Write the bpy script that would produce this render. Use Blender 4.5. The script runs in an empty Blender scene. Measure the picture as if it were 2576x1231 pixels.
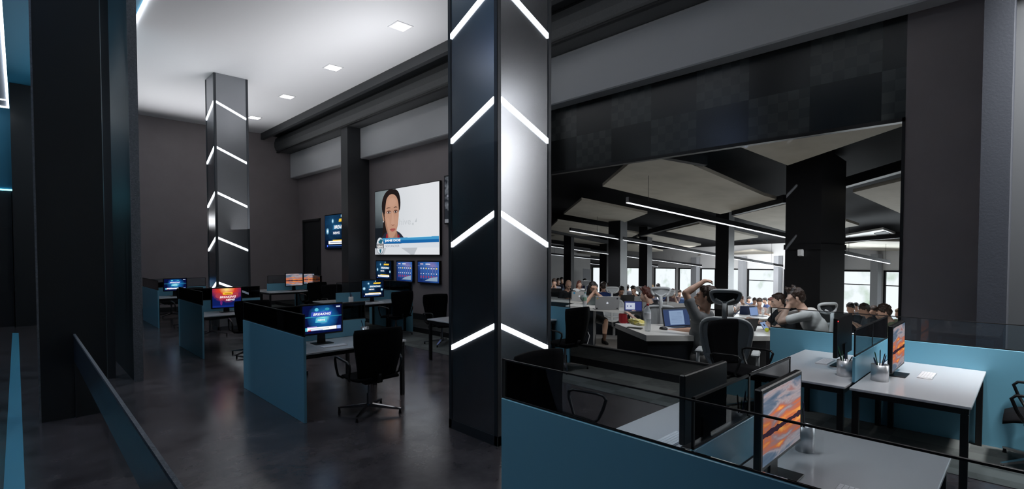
import bpy, math, random
from mathutils import Vector, Matrix
random.seed(7)
sc = bpy.context.scene
col = sc.collection
# ------------------------------------------------------------------ camera, world, exposure
F = 1275.0; CX = 1288.0; PITCH = math.radians(1.6); HOR = 640.0
PPY = HOR + F*math.tan(PITCH); CAMZ = 1.9; AZ = math.radians(45.82)
cam_d = bpy.data.cameras.new('camera'); cam = bpy.data.objects.new('camera', cam_d); col.objects.link(cam)
cam.location = (0, 0, CAMZ); cam.rotation_euler = (math.pi/2-PITCH, 0, AZ-math.pi/2)
cam_d.sensor_width = 36; cam_d.lens = F/2576*36; cam_d.shift_y = (PPY-615.5)/2576; cam_d.clip_end = 300
sc.camera = cam
sc.view_settings.view_transform = 'Standard'; sc.view_settings.look = 'None'
sc.view_settings.gamma = 1; sc.view_settings.exposure = 0.0; sc.view_settings.use_curve_mapping = False
w = bpy.data.worlds.new('world'); sc.world = w; w.use_nodes = True
w.node_tree.nodes['Background'].inputs[0].default_value = (.6, .75, 1, 1)
w.node_tree.nodes['Background'].inputs[1].default_value = 0.012

def lamp(name, kind, loc, energy, color=(1, 1, 1), size=1, size_y=None, target=None, spot=None, blend=.5, spread=None):
    d = bpy.data.lights.new(name, kind); o = bpy.data.objects.new(name, d); col.objects.link(o)
    o.location = loc; d.energy = energy; d.color = color
    if kind == 'AREA':
        d.shape = 'RECTANGLE'; d.size = size; d.size_y = size_y or size
        if spread: d.spread = math.radians(spread)
    else: d.shadow_soft_size = size
    if spot: d.spot_size = math.radians(spot); d.spot_blend = blend
    if target is not None:
        v = Vector(target)-Vector(loc); o.rotation_euler = v.to_track_quat('-Z', 'Y').to_euler()
    return o
CEIL = 6.34
# cove light grazing the white ceiling from the wall at the back, plus unseen uplights added to brighten it
lamp('back_cove_light', 'AREA', (3.6, 19.3, 3.0), 62, (.97, .98, 1), 4.0, .4, (3.6, 15.6, 6.4), spread=100)
lamp('desk_row_uplight', 'AREA', (4.0, 5.6, 3.0), 42, (.97, .98, 1), 2.0, 5.0, (4.0, 5.6, 6.0), spread=120)
lamp('ledge_uplight', 'AREA', (4.6, 11.6, 3.4), 75, (.97, .98, 1), .6, 8.0, (4.4, 12.6, 6.3), spread=130)
lamp('lobby_uplight', 'AREA', (-2.5, 11.0, 3.0), 80, (.55, .85, 1), 3, 5, (-2.5, 11.0, 6.0))  # added bluish fill under the lobby ceiling, no fixture there
lamp('wall_washer', 'SPOT', (6.0, -1.3, 5.9), 3600, (1, 1, 1), .3, None, (7.8, -1.3, 3.3), spot=96, blend=1)  # added spot out of view, lights the white wall mirrored in the column
lamp('window_bay_light', 'SPOT', (5.0, 3.9, 6.1), 170, (1, .98, .98), .2, None, (5.0, 3.9, 0), spot=62, blend=.8)  # added spot without a fixture, brightens the floor before the window
for y_ in (6.0, 9.0, 12.0): lamp('raft_light', 'SPOT', (-.9, y_, 5.5), 130, (.75, .9, 1), .12, None, (2.6, y_-.5, .5), spot=80, blend=1)  # added spots aimed across to brighten the left blue partitions
# added fill spots without fixtures, brightening the right desks and the near blue partition
lamp('right_aisle_light', 'SPOT', (4.6, .6, 6.0), 330, (.95, .97, 1), .15, None, (5.9, 1.4, .7), spot=46, blend=.7)
lamp('near_desk_light', 'SPOT', (3.2, 2.2, 6.0), 170, (.95, .97, 1), .5, None, (2.9, 1.3, .7), spot=36, blend=.8)
lamp('partition_light', 'SPOT', (.9, 3.4, 5.6), 260, (.9, .96, 1), .3, None, (2.2, 1.9, .9), spot=36, blend=1)

# ------------------------------------------------------------------ pixel to place
fw = Vector((math.cos(AZ)*math.cos(PITCH), math.sin(AZ)*math.cos(PITCH), -math.sin(PITCH)))
rt = Vector((math.sin(AZ), -math.cos(AZ), 0))
up = Vector((math.cos(AZ)*math.sin(PITCH), math.sin(AZ)*math.sin(PITCH), math.cos(PITCH)))
CAM = Vector((0, 0, CAMZ)); FH = Vector((math.cos(AZ), math.sin(AZ), 0))
def ray(px, py): return fw + rt*((px-CX)/F) - up*((py-PPY)/F)
def PZ(px, py, z): r = ray(px, py); return CAM + r*((z-CAMZ)/r.z)
def PX(px, py, x): r = ray(px, py); return CAM + r*(x/r.x)
def PY_(px, py, y): r = ray(px, py); return CAM + r*(y/r.y)
def PD(px, py, d): r = ray(px, py); return CAM + r*(d/r.dot(FH))
# the hall behind the glass has a raked floor: its height over the ground plan
S = 1.85; HK = 2.07
GA = Vector((-.0999, .0299))
def hall_z(x, y, zin=0.0): return CAMZ-HK + GA.x*x + GA.y*y + S*zin
def PH(px, py, zin):
    r = ray(px, py)
    k = -(HK-S*zin)/(r.z - GA.x*r.x - GA.y*r.y)
    return CAM + r*k

# ------------------------------------------------------------------ materials
MC = {}
def mat(name, colr, rough=.5, metal=0, spec=.5, noise=None, bump=None, emit=None, coat=0):
    if name in MC: return MC[name]
    m = bpy.data.materials.new(name); m.use_nodes = True; MC[name] = m
    nt = m.node_tree; b = nt.nodes['Principled BSDF']
    b.inputs['Base Color'].default_value = (*colr, 1); b.inputs['Roughness'].default_value = rough
    b.inputs['Metallic'].default_value = metal; b.inputs['Specular IOR Level'].default_value = spec
    b.inputs['Coat Weight'].default_value = coat
    if emit:
        b.inputs['Emission Color'].default_value = (*emit[0], 1); b.inputs['Emission Strength'].default_value = emit[1]
    if noise:   # (scale, second colour, [rough2])
        tc = nt.nodes.new('ShaderNodeTexCoord'); n = nt.nodes.new('ShaderNodeTexNoise')
        n.inputs['Scale'].default_value = noise[0]; n.inputs['Detail'].default_value = 8; n.inputs['Roughness'].default_value = .65
        r = nt.nodes.new('ShaderNodeValToRGB'); r.color_ramp.elements[0].position = .35; r.color_ramp.elements[1].position = .68
        r.color_ramp.elements[0].color = (*colr, 1); r.color_ramp.elements[1].color = (*noise[1], 1)
        nt.links.new(tc.outputs['Object'], n.inputs['Vector']); nt.links.new(n.outputs['Fac'], r.inputs['Fac'])
        nt.links.new(r.outputs['Color'], b.inputs['Base Color'])
        if len(noise) > 2:
            mr = nt.nodes.new('ShaderNodeMapRange'); mr.inputs['From Min'].default_value = .3; mr.inputs['From Max'].default_value = .7
            mr.inputs['To Min'].default_value = rough; mr.inputs['To Max'].default_value = noise[2]
            nt.links.new(n.outputs['Fac'], mr.inputs['Value']); nt.links.new(mr.outputs['Result'], b.inputs['Roughness'])
    if bump:
        tc = nt.nodes.new('ShaderNodeTexCoord'); n = nt.nodes.new('ShaderNodeTexNoise'); n.inputs['Scale'].default_value = bump[0]
        n.inputs['Detail'].default_value = 5
        bp = nt.nodes.new('ShaderNodeBump'); bp.inputs['Strength'].default_value = bump[1]; bp.inputs['Distance'].default_value = .02
        nt.links.new(tc.outputs['Object'], n.inputs['Vector']); nt.links.new(n.outputs['Fac'], bp.inputs['Height'])
        nt.links.new(bp.outputs['Normal'], b.inputs['Normal'])
    return m
def em(colr, s=1.0):
    return mat('light_%d_%d_%d_%d' % (*[int(c*255) for c in colr], int(s*100)), (0, 0, 0), .6, emit=(colr, s), spec=0)
def glass(name, tint, refl=1.0, rough=.0):
    if name in MC: return MC[name]
    m = bpy.data.materials.new(name); m.use_nodes = True; MC[name] = m; nt = m.node_tree
    for n in list(nt.nodes): nt.nodes.remove(n)
    o = nt.nodes.new('ShaderNodeOutputMaterial'); mx = nt.nodes.new('ShaderNodeMixShader')
    t = nt.nodes.new('ShaderNodeBsdfTransparent'); g = nt.nodes.new('ShaderNodeBsdfGlossy'); f = nt.nodes.new('ShaderNodeFresnel')
    f.inputs[0].default_value = 1.45; t.inputs[0].default_value = (*tint, 1); g.inputs['Roughness'].default_value = rough
    g.inputs['Color'].default_value = (refl, refl, refl, 1)
    nt.links.new(f.outputs[0], mx.inputs[0]); nt.links.new(t.outputs[0], mx.inputs[1]); nt.links.new(g.outputs[0], mx.inputs[2])
    nt.links.new(mx.outputs[0], o.inputs[0]); return m
def ramp_emit(name, build):
    m = bpy.data.materials.new(name); m.use_nodes = True; nt = m.node_tree
    b = nt.nodes['Principled BSDF']; b.inputs['Base Color'].default_value = (0, 0, 0, 1); b.inputs['Specular IOR Level'].default_value = .0
    b.inputs['Roughness'].default_value = .5
    c, s = build(nt); nt.links.new(c, b.inputs['Emission Color']); b.inputs['Emission Strength'].default_value = s
    return m
def checker_mat(name, c1, c2, c3, size, rough=.4, off=(0, 0, 0), spec=.5):
    m = mat(name, c1, rough, spec=spec); nt = m.node_tree; b = nt.nodes['Principled BSDF']
    tc = nt.nodes.new('ShaderNodeTexCoord'); mp = nt.nodes.new('ShaderNodeMapping'); mp.inputs['Location'].default_value = off
    nt.links.new(tc.outputs['Object'], mp.inputs['Vector'])
    a = nt.nodes.new('ShaderNodeTexChecker'); a.inputs['Scale'].default_value = 1/size
    d = nt.nodes.new('ShaderNodeTexChecker'); d.inputs['Scale'].default_value = 6/size
    nt.links.new(mp.outputs[0], a.inputs['Vector']); nt.links.new(mp.outputs[0], d.inputs['Vector'])
    d.inputs['Color1'].default_value = (*c2, 1); d.inputs['Color2'].default_value = (*c3, 1)
    mx = nt.nodes.new('ShaderNodeMix'); mx.data_type = 'RGBA'; mx.inputs[6].default_value = (*c1, 1)
    nt.links.new(a.outputs['Fac'], mx.inputs[0]); nt.links.new(d.outputs['Color'], mx.inputs[7])
    nt.links.new(mx.outputs[2], b.inputs['Base Color']); return m

M = dict(
 wall=mat('brown_grey_plaster', (.24, .205, .213), .6, noise=(1.2, (.27, .232, .24))),
 dark=mat('near_black_paint', (.012, .014, .016), .45),
 dark2=mat('charcoal_paint', (.035, .038, .042), .5),
 edge=mat('worn_grey_edge', (.13, .14, .155), .7, noise=(40, (.2, .21, .23)), bump=(60, .6)),
 header=mat('grey_painted_header', (.55, .56, .575), .6),
 white=mat('white_ceiling_paint', (.80, .80, .82), .8),
 bluepaint=mat('petrol_blue_paint', (.03, .22, .36), .6),
 floor=mat('polished_dark_concrete', (.045, .039, .043), .15, spec=.5, noise=(2.2, (.095, .083, .090), .26), bump=(35, .03)),
 stripe=mat('cyan_floor_paint', (.10, .42, .60), .4),
 blue=mat('blue_laminate', (.15, .38, .51), .32, spec=.4),
 desk=mat('white_gloss_laminate', (.60, .60, .62), .16),
 deskedge=mat('white_edge', (.7, .7, .72), .4),
 blackmetal=mat('black_powder_metal', (.012, .012, .013), .35, metal=.3),
 fabric=mat('black_mesh_fabric', (.004, .004, .005), .9, spec=.1),
 blackplast=mat('black_plastic', (.006, .006, .007), .4, spec=.3),
 chrome=mat('dark_chrome', (.35, .35, .37), .18, metal=1),
 steel=mat('brushed_steel', (.55, .56, .58), .32, metal=.75, noise=(6, (.7, .7, .72))),
 keys=mat('white_keys', (.8, .8, .82), .5),
 colm=mat('polished_dark_metal_column', (.30, .31, .33), .24, metal=.95),
 colframe=mat('column_frame_metal', (.045, .05, .058), .4, metal=.4),
 led=em((.86, .93, 1), 4.5), down=em((1, 1, 1), 9.0), lampw=em((.92, .95, 1), 3.2), lampf=em((.85, .9, 1), 1.2),
 blackm=mat('black_frame', (.004, .004, .005), .5),
)
M['sglass'] = glass('clear_screen_glass', (.86, .9, .92), .8)
M['tglass'] = glass('smoked_screen_glass', (.16, .17, .19), .35)
M['wglass'] = glass('window_glass', (.88, .89, .90), .16)

# ------------------------------------------------------------------ mesh builder
class MB:
    def __init__(s): s.v = []; s.f = []; s.mi = []; s.ms = []; s.cur = 0; s.sm = []; s.T = Matrix(); s.smooth = False
    def mat(s, m):
        if m not in s.ms: s.ms.append(m)
        s.cur = s.ms.index(m); return s
    def add(s, vs, fs, smooth=None):
        b = len(s.v); s.v += [s.T @ Vector(v) for v in vs]
        for f in fs: s.f.append([b+i for i in f]); s.mi.append(s.cur); s.sm.append(s.smooth if smooth is None else smooth)
        return s
    def box(s, x0, x1, y0, y1, z0, z1, bev=0):
        if bev <= 0:
            vs = [(x, y, z) for x in (x0, x1) for y in (y0, y1) for z in (z0, z1)]
            return s.add(vs, [(0, 1, 3, 2), (4, 6, 7, 5), (0, 4, 5, 1), (2, 3, 7, 6), (0, 2, 6, 4), (1, 5, 7, 3)], False)
        b = bev; vs = []; fs = []
        cx, cy, cz = (x0+x1)/2, (y0+y1)/2, (z0+z1)/2; hx, hy, hz = (x1-x0)/2, (y1-y0)/2, (z1-z0)/2
        b = min(b, hx*.99, hy*.99, hz*.99)
        idx = {}
        for sx in (-1, 1):
            for sy in (-1, 1):
                for sz in (-1, 1):
                    for a in range(3):
                        p = [cx+sx*(hx-b*(a != 0)), cy+sy*(hy-b*(a != 1)), cz+sz*(hz-b*(a != 2))]
                        idx[(sx, sy, sz, a)] = len(vs); vs.append(p)
        c4 = [(-1, -1), (1, -1), (1, 1), (-1, 1)]
        for a in range(3):
            for sg in (-1, 1):
                l = []
                for (p, q) in c4:
                    k = [0, 0, 0]; k[a] = sg; k[(a+1) % 3] = p; k[(a+2) % 3] = q; l.append(idx[(*k, a)])
                fs.append(l if sg > 0 else l[::-1])
        for a in range(3):
            b1, b2 = (a+1) % 3, (a+2) % 3
            for p, q in c4:
                k0 = [0, 0, 0]; k1 = [0, 0, 0]; k0[a] = -1; k1[a] = 1; k0[b1] = k1[b1] = p; k0[b2] = k1[b2] = q
                l = [idx[(*k0, b1)], idx[(*k1, b1)], idx[(*k1, b2)], idx[(*k0, b2)]]
                fs.append(l if p*q > 0 else l[::-1])
        for sx in (-1, 1):
            for sy in (-1, 1):
                for sz in (-1, 1):
                    l = [idx[(sx, sy, sz, a)] for a in range(3)]; fs.append(l if sx*sy*sz > 0 else l[::-1])
        return s.add(vs, fs, False)
    def hull(s, A, B):   # two rings of same length
        n = len(A)
        return s.add(list(A)+list(B), [list(range(n))[::-1], list(range(n, 2*n))]+[(i, (i+1) % n, n+(i+1) % n, n+i) for i in range(n)], False)
    def prism(s, pts, vec):
        pts = [Vector(p) for p in pts]; vec = Vector(vec); return s.hull(pts, [p+vec for p in pts])
    def cyl(s, p0, p1, r0, r1=None, n=14, cap=True, smooth=True):
        r1 = r0 if r1 is None else r1; p0, p1 = Vector(p0), Vector(p1); d = (p1-p0).normalized()
        a = d.orthogonal().normalized(); b = d.cross(a)
        vs = [p0+(a*math.cos(t)+b*math.sin(t))*r0 for t in [2*math.pi*i/n for i in range(n)]]
        vs += [p1+(a*math.cos(t)+b*math.sin(t))*r1 for t in [2*math.pi*i/n for i in range(n)]]
        s.add(vs, [(i, (i+1) % n, n+(i+1) % n, n+i) for i in range(n)], smooth)
        if cap: s.add(vs, [list(range(n))[::-1], list(range(n, 2*n))], False)
        return s
    def tube(s, path, r, n=8, closed=False, flat=None):
        P = [Vector(p) for p in path]; m = len(P); rings = []; prev = None
        for i in range(m):
            a = P[(i-1) % m] if (closed or i > 0) else P[i]; c = P[(i+1) % m] if (closed or i < m-1) else P[i]
            d = (c-a).normalized()
            if prev is None: u = d.orthogonal().normalized()
            else:
                u = (prev-d*prev.dot(d)); u = u.normalized() if u.length > 1e-6 else d.orthogonal().normalized()
            prev = u; v = d.cross(u); rings.append([P[i]+(u*math.cos(t)+v*math.sin(t))*r for t in [2*math.pi*k/n for k in range(n)]])
        vs = [p for rg in rings for p in rg]; fs = []
        for i in range(m if closed else m-1):
            j = (i+1) % m
            for k in range(n): fs.append((i*n+k, i*n+(k+1) % n, j*n+(k+1) % n, j*n+k))
        if not closed: fs += [list(range(n))[::-1], list(range((m-1)*n, m*n))]
        return s.add(vs, fs, True)
    def lathe(s, prof, c=(0, 0, 0), n=20):
        c = Vector(c); vs = []; fs = []
        for r, z in prof: vs += [c+Vector((r*math.cos(2*math.pi*i/n), r*math.sin(2*math.pi*i/n), z)) for i in range(n)]
        for j in range(len(prof)-1):
            for i in range(n): fs.append((j*n+i, j*n+(i+1) % n, (j+1)*n+(i+1) % n, (j+1)*n+i))
        fs += [list(range(n))[::-1], list(range((len(prof)-1)*n, len(prof)*n))]
        return s.add(vs, fs, True)
    def ell(s, c, r, R=None, n=14, m=10):
        c = Vector(c); r = Vector(r) if hasattr(r, '__len__') else Vector((r, r, r)); vs = []; fs = []
        R = R or Matrix.Identity(3)
        for j in range(1, m):
            ph = math.pi*j/m
            for i in range(n):
                t = 2*math.pi*i/n; vs.append(c+R @ Vector((r.x*math.sin(ph)*math.cos(t), r.y*math.sin(ph)*math.sin(t), r.z*math.cos(ph))))
        a = len(vs); vs += [c+R @ Vector((0, 0, r.z)), c-R @ Vector((0, 0, r.z))]
        for j in range(m-2):
            for i in range(n): fs.append((j*n+i, (j+1)*n+i, (j+1)*n+(i+1) % n, j*n+(i+1) % n))
        for i in range(n): fs.append((a, i, (i+1) % n)); fs.append((a+1, (m-2)*n+(i+1) % n, (m-2)*n+i))
        return s.add(vs, fs, True)
    def cap(s, p0, p1, r0, r1, n=12):   # capsule for remeshed bodies
        s.ell(p0, r0, n=n, m=8); s.ell(p1, r1, n=n, m=8)
        if (Vector(p1)-Vector(p0)).length > 1e-4: s.cyl(p0, p1, r0, r1, n)
        return s
    def build(s, name, m=None, parent=None, loc=None):
        me = bpy.data.meshes.new(name); me.from_pydata([tuple(v) for v in s.v], [], s.f)
        ms = s.ms if s.ms else [m]
        if s.ms and m is not None and m not in ms: pass
        for q in ms: me.materials.append(q)
        me.polygons.foreach_set('material_index', s.mi); me.polygons.foreach_set('use_smooth', s.sm); me.update()
        o = bpy.data.objects.new(name, me); col.objects.link(o)
        if parent: o.parent = parent
        if loc: o.location = loc
        return o
def tag(o, label, cat, group=None, kind=None):
    o['label'] = label; o['category'] = cat
    if group: o['group'] = group
    if kind: o['kind'] = kind
    return o
def struct(o): o['kind'] = 'structure'; return o
def empty(name, loc, rz=0, sc_=1.0, label=None, cat=None, group=None):
    o = bpy.data.objects.new(name, None); col.objects.link(o); o.location = loc; o.rotation_euler = (0, 0, rz)
    o.scale = (sc_,)*3; o.empty_display_size = .1
    if label: tag(o, label, cat, group)
    return o
def dup(root, loc, rz, label, group=None, sc_=None):
    r = root.copy(); col.objects.link(r); r.location = loc; r.rotation_euler = (0, 0, rz); r['label'] = label
    if sc_: r.scale = (sc_,)*3
    if group: r['group'] = group
    def kids(src, dst):
        for ch in list(src.children):
            c = ch.copy(); col.objects.link(c); c.parent = dst; kids(ch, c)
    kids(root, r); return r
_tc = {}
def text_mesh(txt, bold=0.0):
    k = (txt, bold)
    if k in _tc: return _tc[k]
    cu = bpy.data.curves.new('txt', 'FONT'); cu.body = txt; cu.size = 1; cu.offset = bold; cu.resolution_u = 3
    o = bpy.data.objects.new('txt', cu); col.objects.link(o)
    dg = bpy.context.evaluated_depsgraph_get(); me = bpy.data.meshes.new_from_object(o.evaluated_get(dg))
    vs = [v.co.copy() for v in me.vertices]; fs = [list(p.vertices) for p in me.polygons]
    bpy.data.objects.remove(o); bpy.data.curves.remove(cu); bpy.data.meshes.remove(me)
    x0 = min(v.x for v in vs); x1 = max(v.x for v in vs); y0 = min(v.y for v in vs); y1 = max(v.y for v in vs)
    vs = [((v.x-x0)/(x1-x0), (v.y-y0)/(y1-y0)) for v in vs]
    _tc[k] = (vs, fs); return _tc[k]
# ------------------------------------------------------------------ room shell
XW = 7.8; YB = 19.9; XC = 6.45; OPY0 = 1.126; OPY1 = 7.05; OPZ0 = .12; OPZ1 = 3.575
b = MB(); b.box(-9, XW, -7, YB, -.15, 0); struct(b.build('floor', M['floor']))
carp = checker_mat('carpet_tiles', (.11, .12, .117), (.075, .083, .08), (.085, .092, .09), .6, .85, (.1, .2, 0.37), spec=.2)
b = MB(); b.box(5.74, 6.92, -7, YB, .0, .006); struct(b.build('floor_carpet', carp))
b = MB(); b.box(6.92, XW, -7, YB, 0.0, .12); b2 = b.build('floor_platform', checker_mat('dark_carpet_tiles', (.035, .038, .037), (.022, .025, .024), (.026, .029, .028), .6, .85, (.1, .2, .37), spec=.2)); struct(b2)
b = MB(); b.box(6.90, 6.918, -7, YB, 0.007, .122); struct(b.build('trim_1', M['blackm']))
p0 = PZ(18, 1231, 0); p1 = PZ(31, 838, 0)
b = MB(); b.mat(M['stripe'])
A = [PZ(5, 1300, .006), PZ(66, 1300, .006), PZ(47, 838, .006), PZ(31, 838, .006)]
A = [Vector((v.x, v.y, .006)) for v in A]; b.prism(A, (0, 0, -.004)); tag(b.build('floor_stripe'), 'cyan painted stripe on the dark floor at the far left', 'floor stripe')
b = MB(); b.box(1.66, XC, -7, YB, CEIL, CEIL+.15); struct(b.build('ceiling', M['white']))
b = MB(); b.box(-9, 1.66, -7, YB, CEIL, CEIL+.15); struct(b.build('ceiling_lobby', M['bluepaint']))
b = MB(); b.box(1.64, 1.69, -6.8, YB-.1, CEIL-.035, CEIL-.002); tag(b.build('ceiling_led_line', M['led']), 'thin white LED line where the white ceiling meets the blue one', 'LED strip')
b = MB(); b.box(-9, XW+.2, YB, YB+.2, -.1, CEIL+.15); struct(b.build('wall_back', M['wall']))
b = MB(); b.box(-9.2, -9, -7, YB, -.1, CEIL+.15); struct(b.build('wall_left', M['dark2']))
b = MB(); b.box(-9, XW+.2, -7.2, -7, -.1, CEIL+.15); struct(b.build('wall_front', mat('light_front_wall', (.62, .63, .65), .6)))
# right wall around the window opening and the dark doorway
DY0 = 17.9; DY1 = 19.5; DZ = 3.2
b = MB()
b.box(XW, XW+.2, OPY1, DY0, -.1, 6.4); b.box(XW, XW+.2, DY0, DY1, DZ, 6.4); b.box(XW, XW+.2, DY1, YB, -.1, 6.4)
b.box(XW, XW+.2, .18, OPY0, -.1, 6.4); struct(b.build('wall_right', M['wall']))
b = MB(); b.box(XW, XW+.2, -.35, .18, -.1, 6.4); struct(b.build('wall_right_dark', M['dark2']))
b = MB(); b.box(XW, XW+.2, -7, -.35, -.1, 6.4); struct(b.build('wall_right_end', mat('white_wall_paint', (.8, .8, .8), .7)))  # unseen stretch made white so the near column reflects it
b = MB(); b.box(XW, XW+.2, OPY0, OPY1, OPZ1, 6.4)
struct(b.build('wall_right_panels', checker_mat('checkered_dark_panels', (.010, .011, .011), (.036, .040, .039), (.052, .057, .056), .81, .24, (.35, -.56+.81*.0, -4.19+.81*6), spec=.6)))
b = MB(); b.box(XW, XW+.2, OPY0, OPY1, -1.6, OPZ0); struct(b.build('wall_right_sill', M['blackm']))
b = MB(); b.box(XW+.02, XW+.12, DY0+.02, DY1-.02, .0, DZ-.02); b.box(XW-.02, XW+.03, DY0, DY0+.08, .12, DZ); b.box(XW-.02, XW+.03, DY1-.08, DY1, .12, DZ); b.box(XW-.02, XW+.03, DY0, DY1, DZ-.08, DZ)
d = b.build('door_1', M['dark']); struct(d)
h = MB(); h.cyl((XW-.05, DY0+.22, 1.1), (XW-.05, DY0+.22, 1.45), .012); h.build('door_handle', M['chrome'], d)
b = MB(); t = .05
b.box(XW-.015, XW+.1, OPY0, OPY1, OPZ1-t, OPZ1); b.box(XW-.015, XW+.1, OPY0, OPY1, OPZ0, OPZ0+.03)
b.box(XW-.015, XW+.1, OPY0, OPY0+.03, OPZ0, OPZ1); b.box(XW-.015, XW+.1, OPY1-.05, OPY1, OPZ0, OPZ1)
wf = b.build('window_1', M['blackm']); struct(wf)
b = MB(); b.box(XW+.02, XW+.022, OPY0+.03, OPY1-.05, OPZ0+.03, OPZ1-t); b.build('pane', M['wglass'], wf)
# soffit, ledge beam and grey header
b = MB(); b.box(XC, XC+.12, -7, YB, 6.12, CEIL+.15); struct(b.build('trim_2', M['dark2']))
b = MB(); b.box(XC+.12, XW, -7, YB, 6.30, CEIL+.15); struct(b.build('ceiling_soffit', M['dark']))
duct = MB(); n = 10
prof = [(7.05, 5.73), (6.98, 5.78), (6.93, 5.9), (6.92, 6.05), (6.96, 6.2), (7.05, 6.3), (7.78, 6.3), (7.78, 5.73)]
duct.prism([(x, -7, z) for x, z in prof], (0, 7+YB, 0)); struct(duct.build('trim_3', mat('dark_grey_duct', (.07, .073, .076), .7, noise=(30, (.085, .088, .09)))))
b = MB(); b.box(7.0, 7.08, -7, YB, 5.70, 5.735); struct(b.build('trim_4', M['blackm']))
for i, (y0, y1) in enumerate([(14.78, YB), (7.6, 14.35), (.45, 7.15), (-7, .1)]):
    b = MB(); b.box(7.5, XW, y0, y1, 4.81, 5.73, .02); struct(b.build('trim_%d' % (5+i), M['header']))
for i, (y0, y1) in enumerate([(14.35, 14.78), (7.15, 7.6), (.18, .40)]):
    b = MB(); b.box(7.09, XW-.002, y0, y1, .12, 5.73); tag(b.build('pilaster', [M['dark2'], M['dark2'], mat('blue_grey_pilaster', (.014, .018, .028), .7, bump=(50, .08))][i]),
        ['charcoal wall pilaster between the left and large wall screens', 'wall pilaster hidden behind the big lit column', 'blue-grey wall pilaster at the far right edge'][i], 'pilaster')
# black skirting on left piece of media wall
b = MB(); b.box(XW-.03, XW-.002, OPY1, 14.3, .12, .28); struct(b.build('baseboard_right', M['dark']))
b = MB(); b.box(-9, XW, YB-.03, YB-.002, 0, .15); struct(b.build('baseboard_back', M['dark']))
# downlights
for i, (px, py) in enumerate([(1008, 66), (838, 170), (722, 243), (640, 296)]):
    p = PZ(px, py, CEIL)
    r = empty('downlight', (p.x, p.y, CEIL), 0, 1, ['square recessed ceiling downlight nearest the big column', 'square recessed downlight, second from the big column', 'square recessed downlight, third from the big column', 'square recessed downlight farthest away, beside the far column'][i], 'ceiling light', 'square downlights')
    b = MB(); b.box(-.15, .15, -.15, .15, -.010, -.003); b.build('diffuser', M['down'], r)
    b = MB()
    for (x0, x1, y0, y1) in [(-.18, .18, -.18, -.15), (-.18, .18, .15, .18), (-.18, -.15, -.15, .15), (.15, .18, -.15, .15)]: b.box(x0, x1, y0, y1, -.012, -.003)
    b.build('frame', M['white'], r)
    lamp('downlight_glow', 'SPOT', (p.x, p.y, CEIL-.03), 22, (1, 1, 1), .1, None, (p.x, p.y, 0), spot=110, blend=.6)

# ------------------------------------------------------------------ lit columns
def lit_column(x, y, wd, label, z0, dz, kmax):
    r = empty('lit_column', (x, y, 0), 0, 1, label, 'column', 'columns with slanted light strips')
    b = MB(); b.box(.01, wd-.01, .01, wd-.01, 0, CEIL-.004); b.build('core', M['colm'], r)
    b = MB(); f = .055
    for (cx, cy) in ((0, 0), (wd-f, 0), (0, wd-f), (wd-f, wd-f)): b.box(cx, cx+f, cy, cy+f, 0, CEIL-.006, .006)
    b.box(0, wd, 0, wd, 0, .10); b.build('corner_frame', M['colframe'], r)
    hh = .026
    for k in range(kmax):
        za = z0+dz*k
        if za > CEIL-.3: break
        zb = za-.30
        for face in ('x', 'y'):
            b = MB(); a0, a1 = f, wd-f
            if face == 'x': q = [(-.004, a0, za-hh), (-.004, a1, zb-hh), (-.004, a1, zb+hh), (-.004, a0, za+hh)]; b.prism(q, (.02, 0, 0))
            else: q = [(a0, -.004, za-hh), (a1, -.004, zb-hh), (a1, -.004, zb+hh), (a0, -.004, za+hh)]; b.prism(q, (0, .02, 0))
            b.build('light_strip', M['led'], r)
    return r
pc = PZ(1253, 1130, 0)
lit_column(3.34, 3.64, .79, 'large near black column with slanted white light strips and a pale reflecting side', 1.19, 1.11, 5)
lit_column(3.47, 14.0, .78, 'far slim black column with slanted white light strips reaching the white ceiling', 1.19, 1.11, 5)

# ------------------------------------------------------------------ left pillars, rail, lobby
q = PZ(103, 1065, 0); q2 = PY_(262, 600, q.y)
b = MB(); b.box(q.x, q2.x, q.y, q.y+.5, 0, CEIL-.005); o = b.build('dark_pillar', M['dark']); tag(o, 'wide near-black pillar in the left foreground', 'pillar')
b = MB(); b.box(q.x-.012, q.x+.006, q.y-.006, q.y+.01, 0, CEIL-.01); b.build('edge_trim', M['edge'], o)
q = PZ(272, 954, 0); q2 = PY_(284, 600, q.y)
b = MB(); b.box(q.x, q2.x, q.y, q.y+.12, 0, CEIL-.005); tag(b.build('mullion', M['dark2']), 'slim grey upright mullion right of the dark pillar', 'mullion')
q = PZ(340, 962, 0); q2 = PY_(352, 700, q.y); qf = PX(287, 885, q.x)
b = MB(); b.box(q.x, q2.x, q.y+.012, q.y+2.9, 0, CEIL-.005); o = b.build('partition_panel', M['dark']); tag(o, 'tall black partition panel beside the mullion, its worn grey edge facing the desks', 'partition')
b = MB(); b.box(q.x-.01, q2.x+.02, q.y, q.y+.012, 0, CEIL-.005); b.build('edge_face', M['edge'], o)
q = PZ(185, 905+(0), .67)
b = MB(); b.box(q.x, q.x+.02, .9, q.y, .67, .955); o = b.build('rail', mat('blue_grey_gloss_rail', (.045, .06, .085), .25)); tag(o, 'long blue-grey waist-high rail running from the dark pillar towards the viewer', 'rail')
b = MB(); b.box(q.x, q.x+.02, .9, q.y, .955, .975); b.build('rail_cap', M['edge'], o)
for ya in (1.0, q.y-.1): b = MB(); b.box(q.x+.003, q.x+.017, ya, ya+.06, 0, .67); b.build('rail_post', M['dark'], o)
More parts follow.
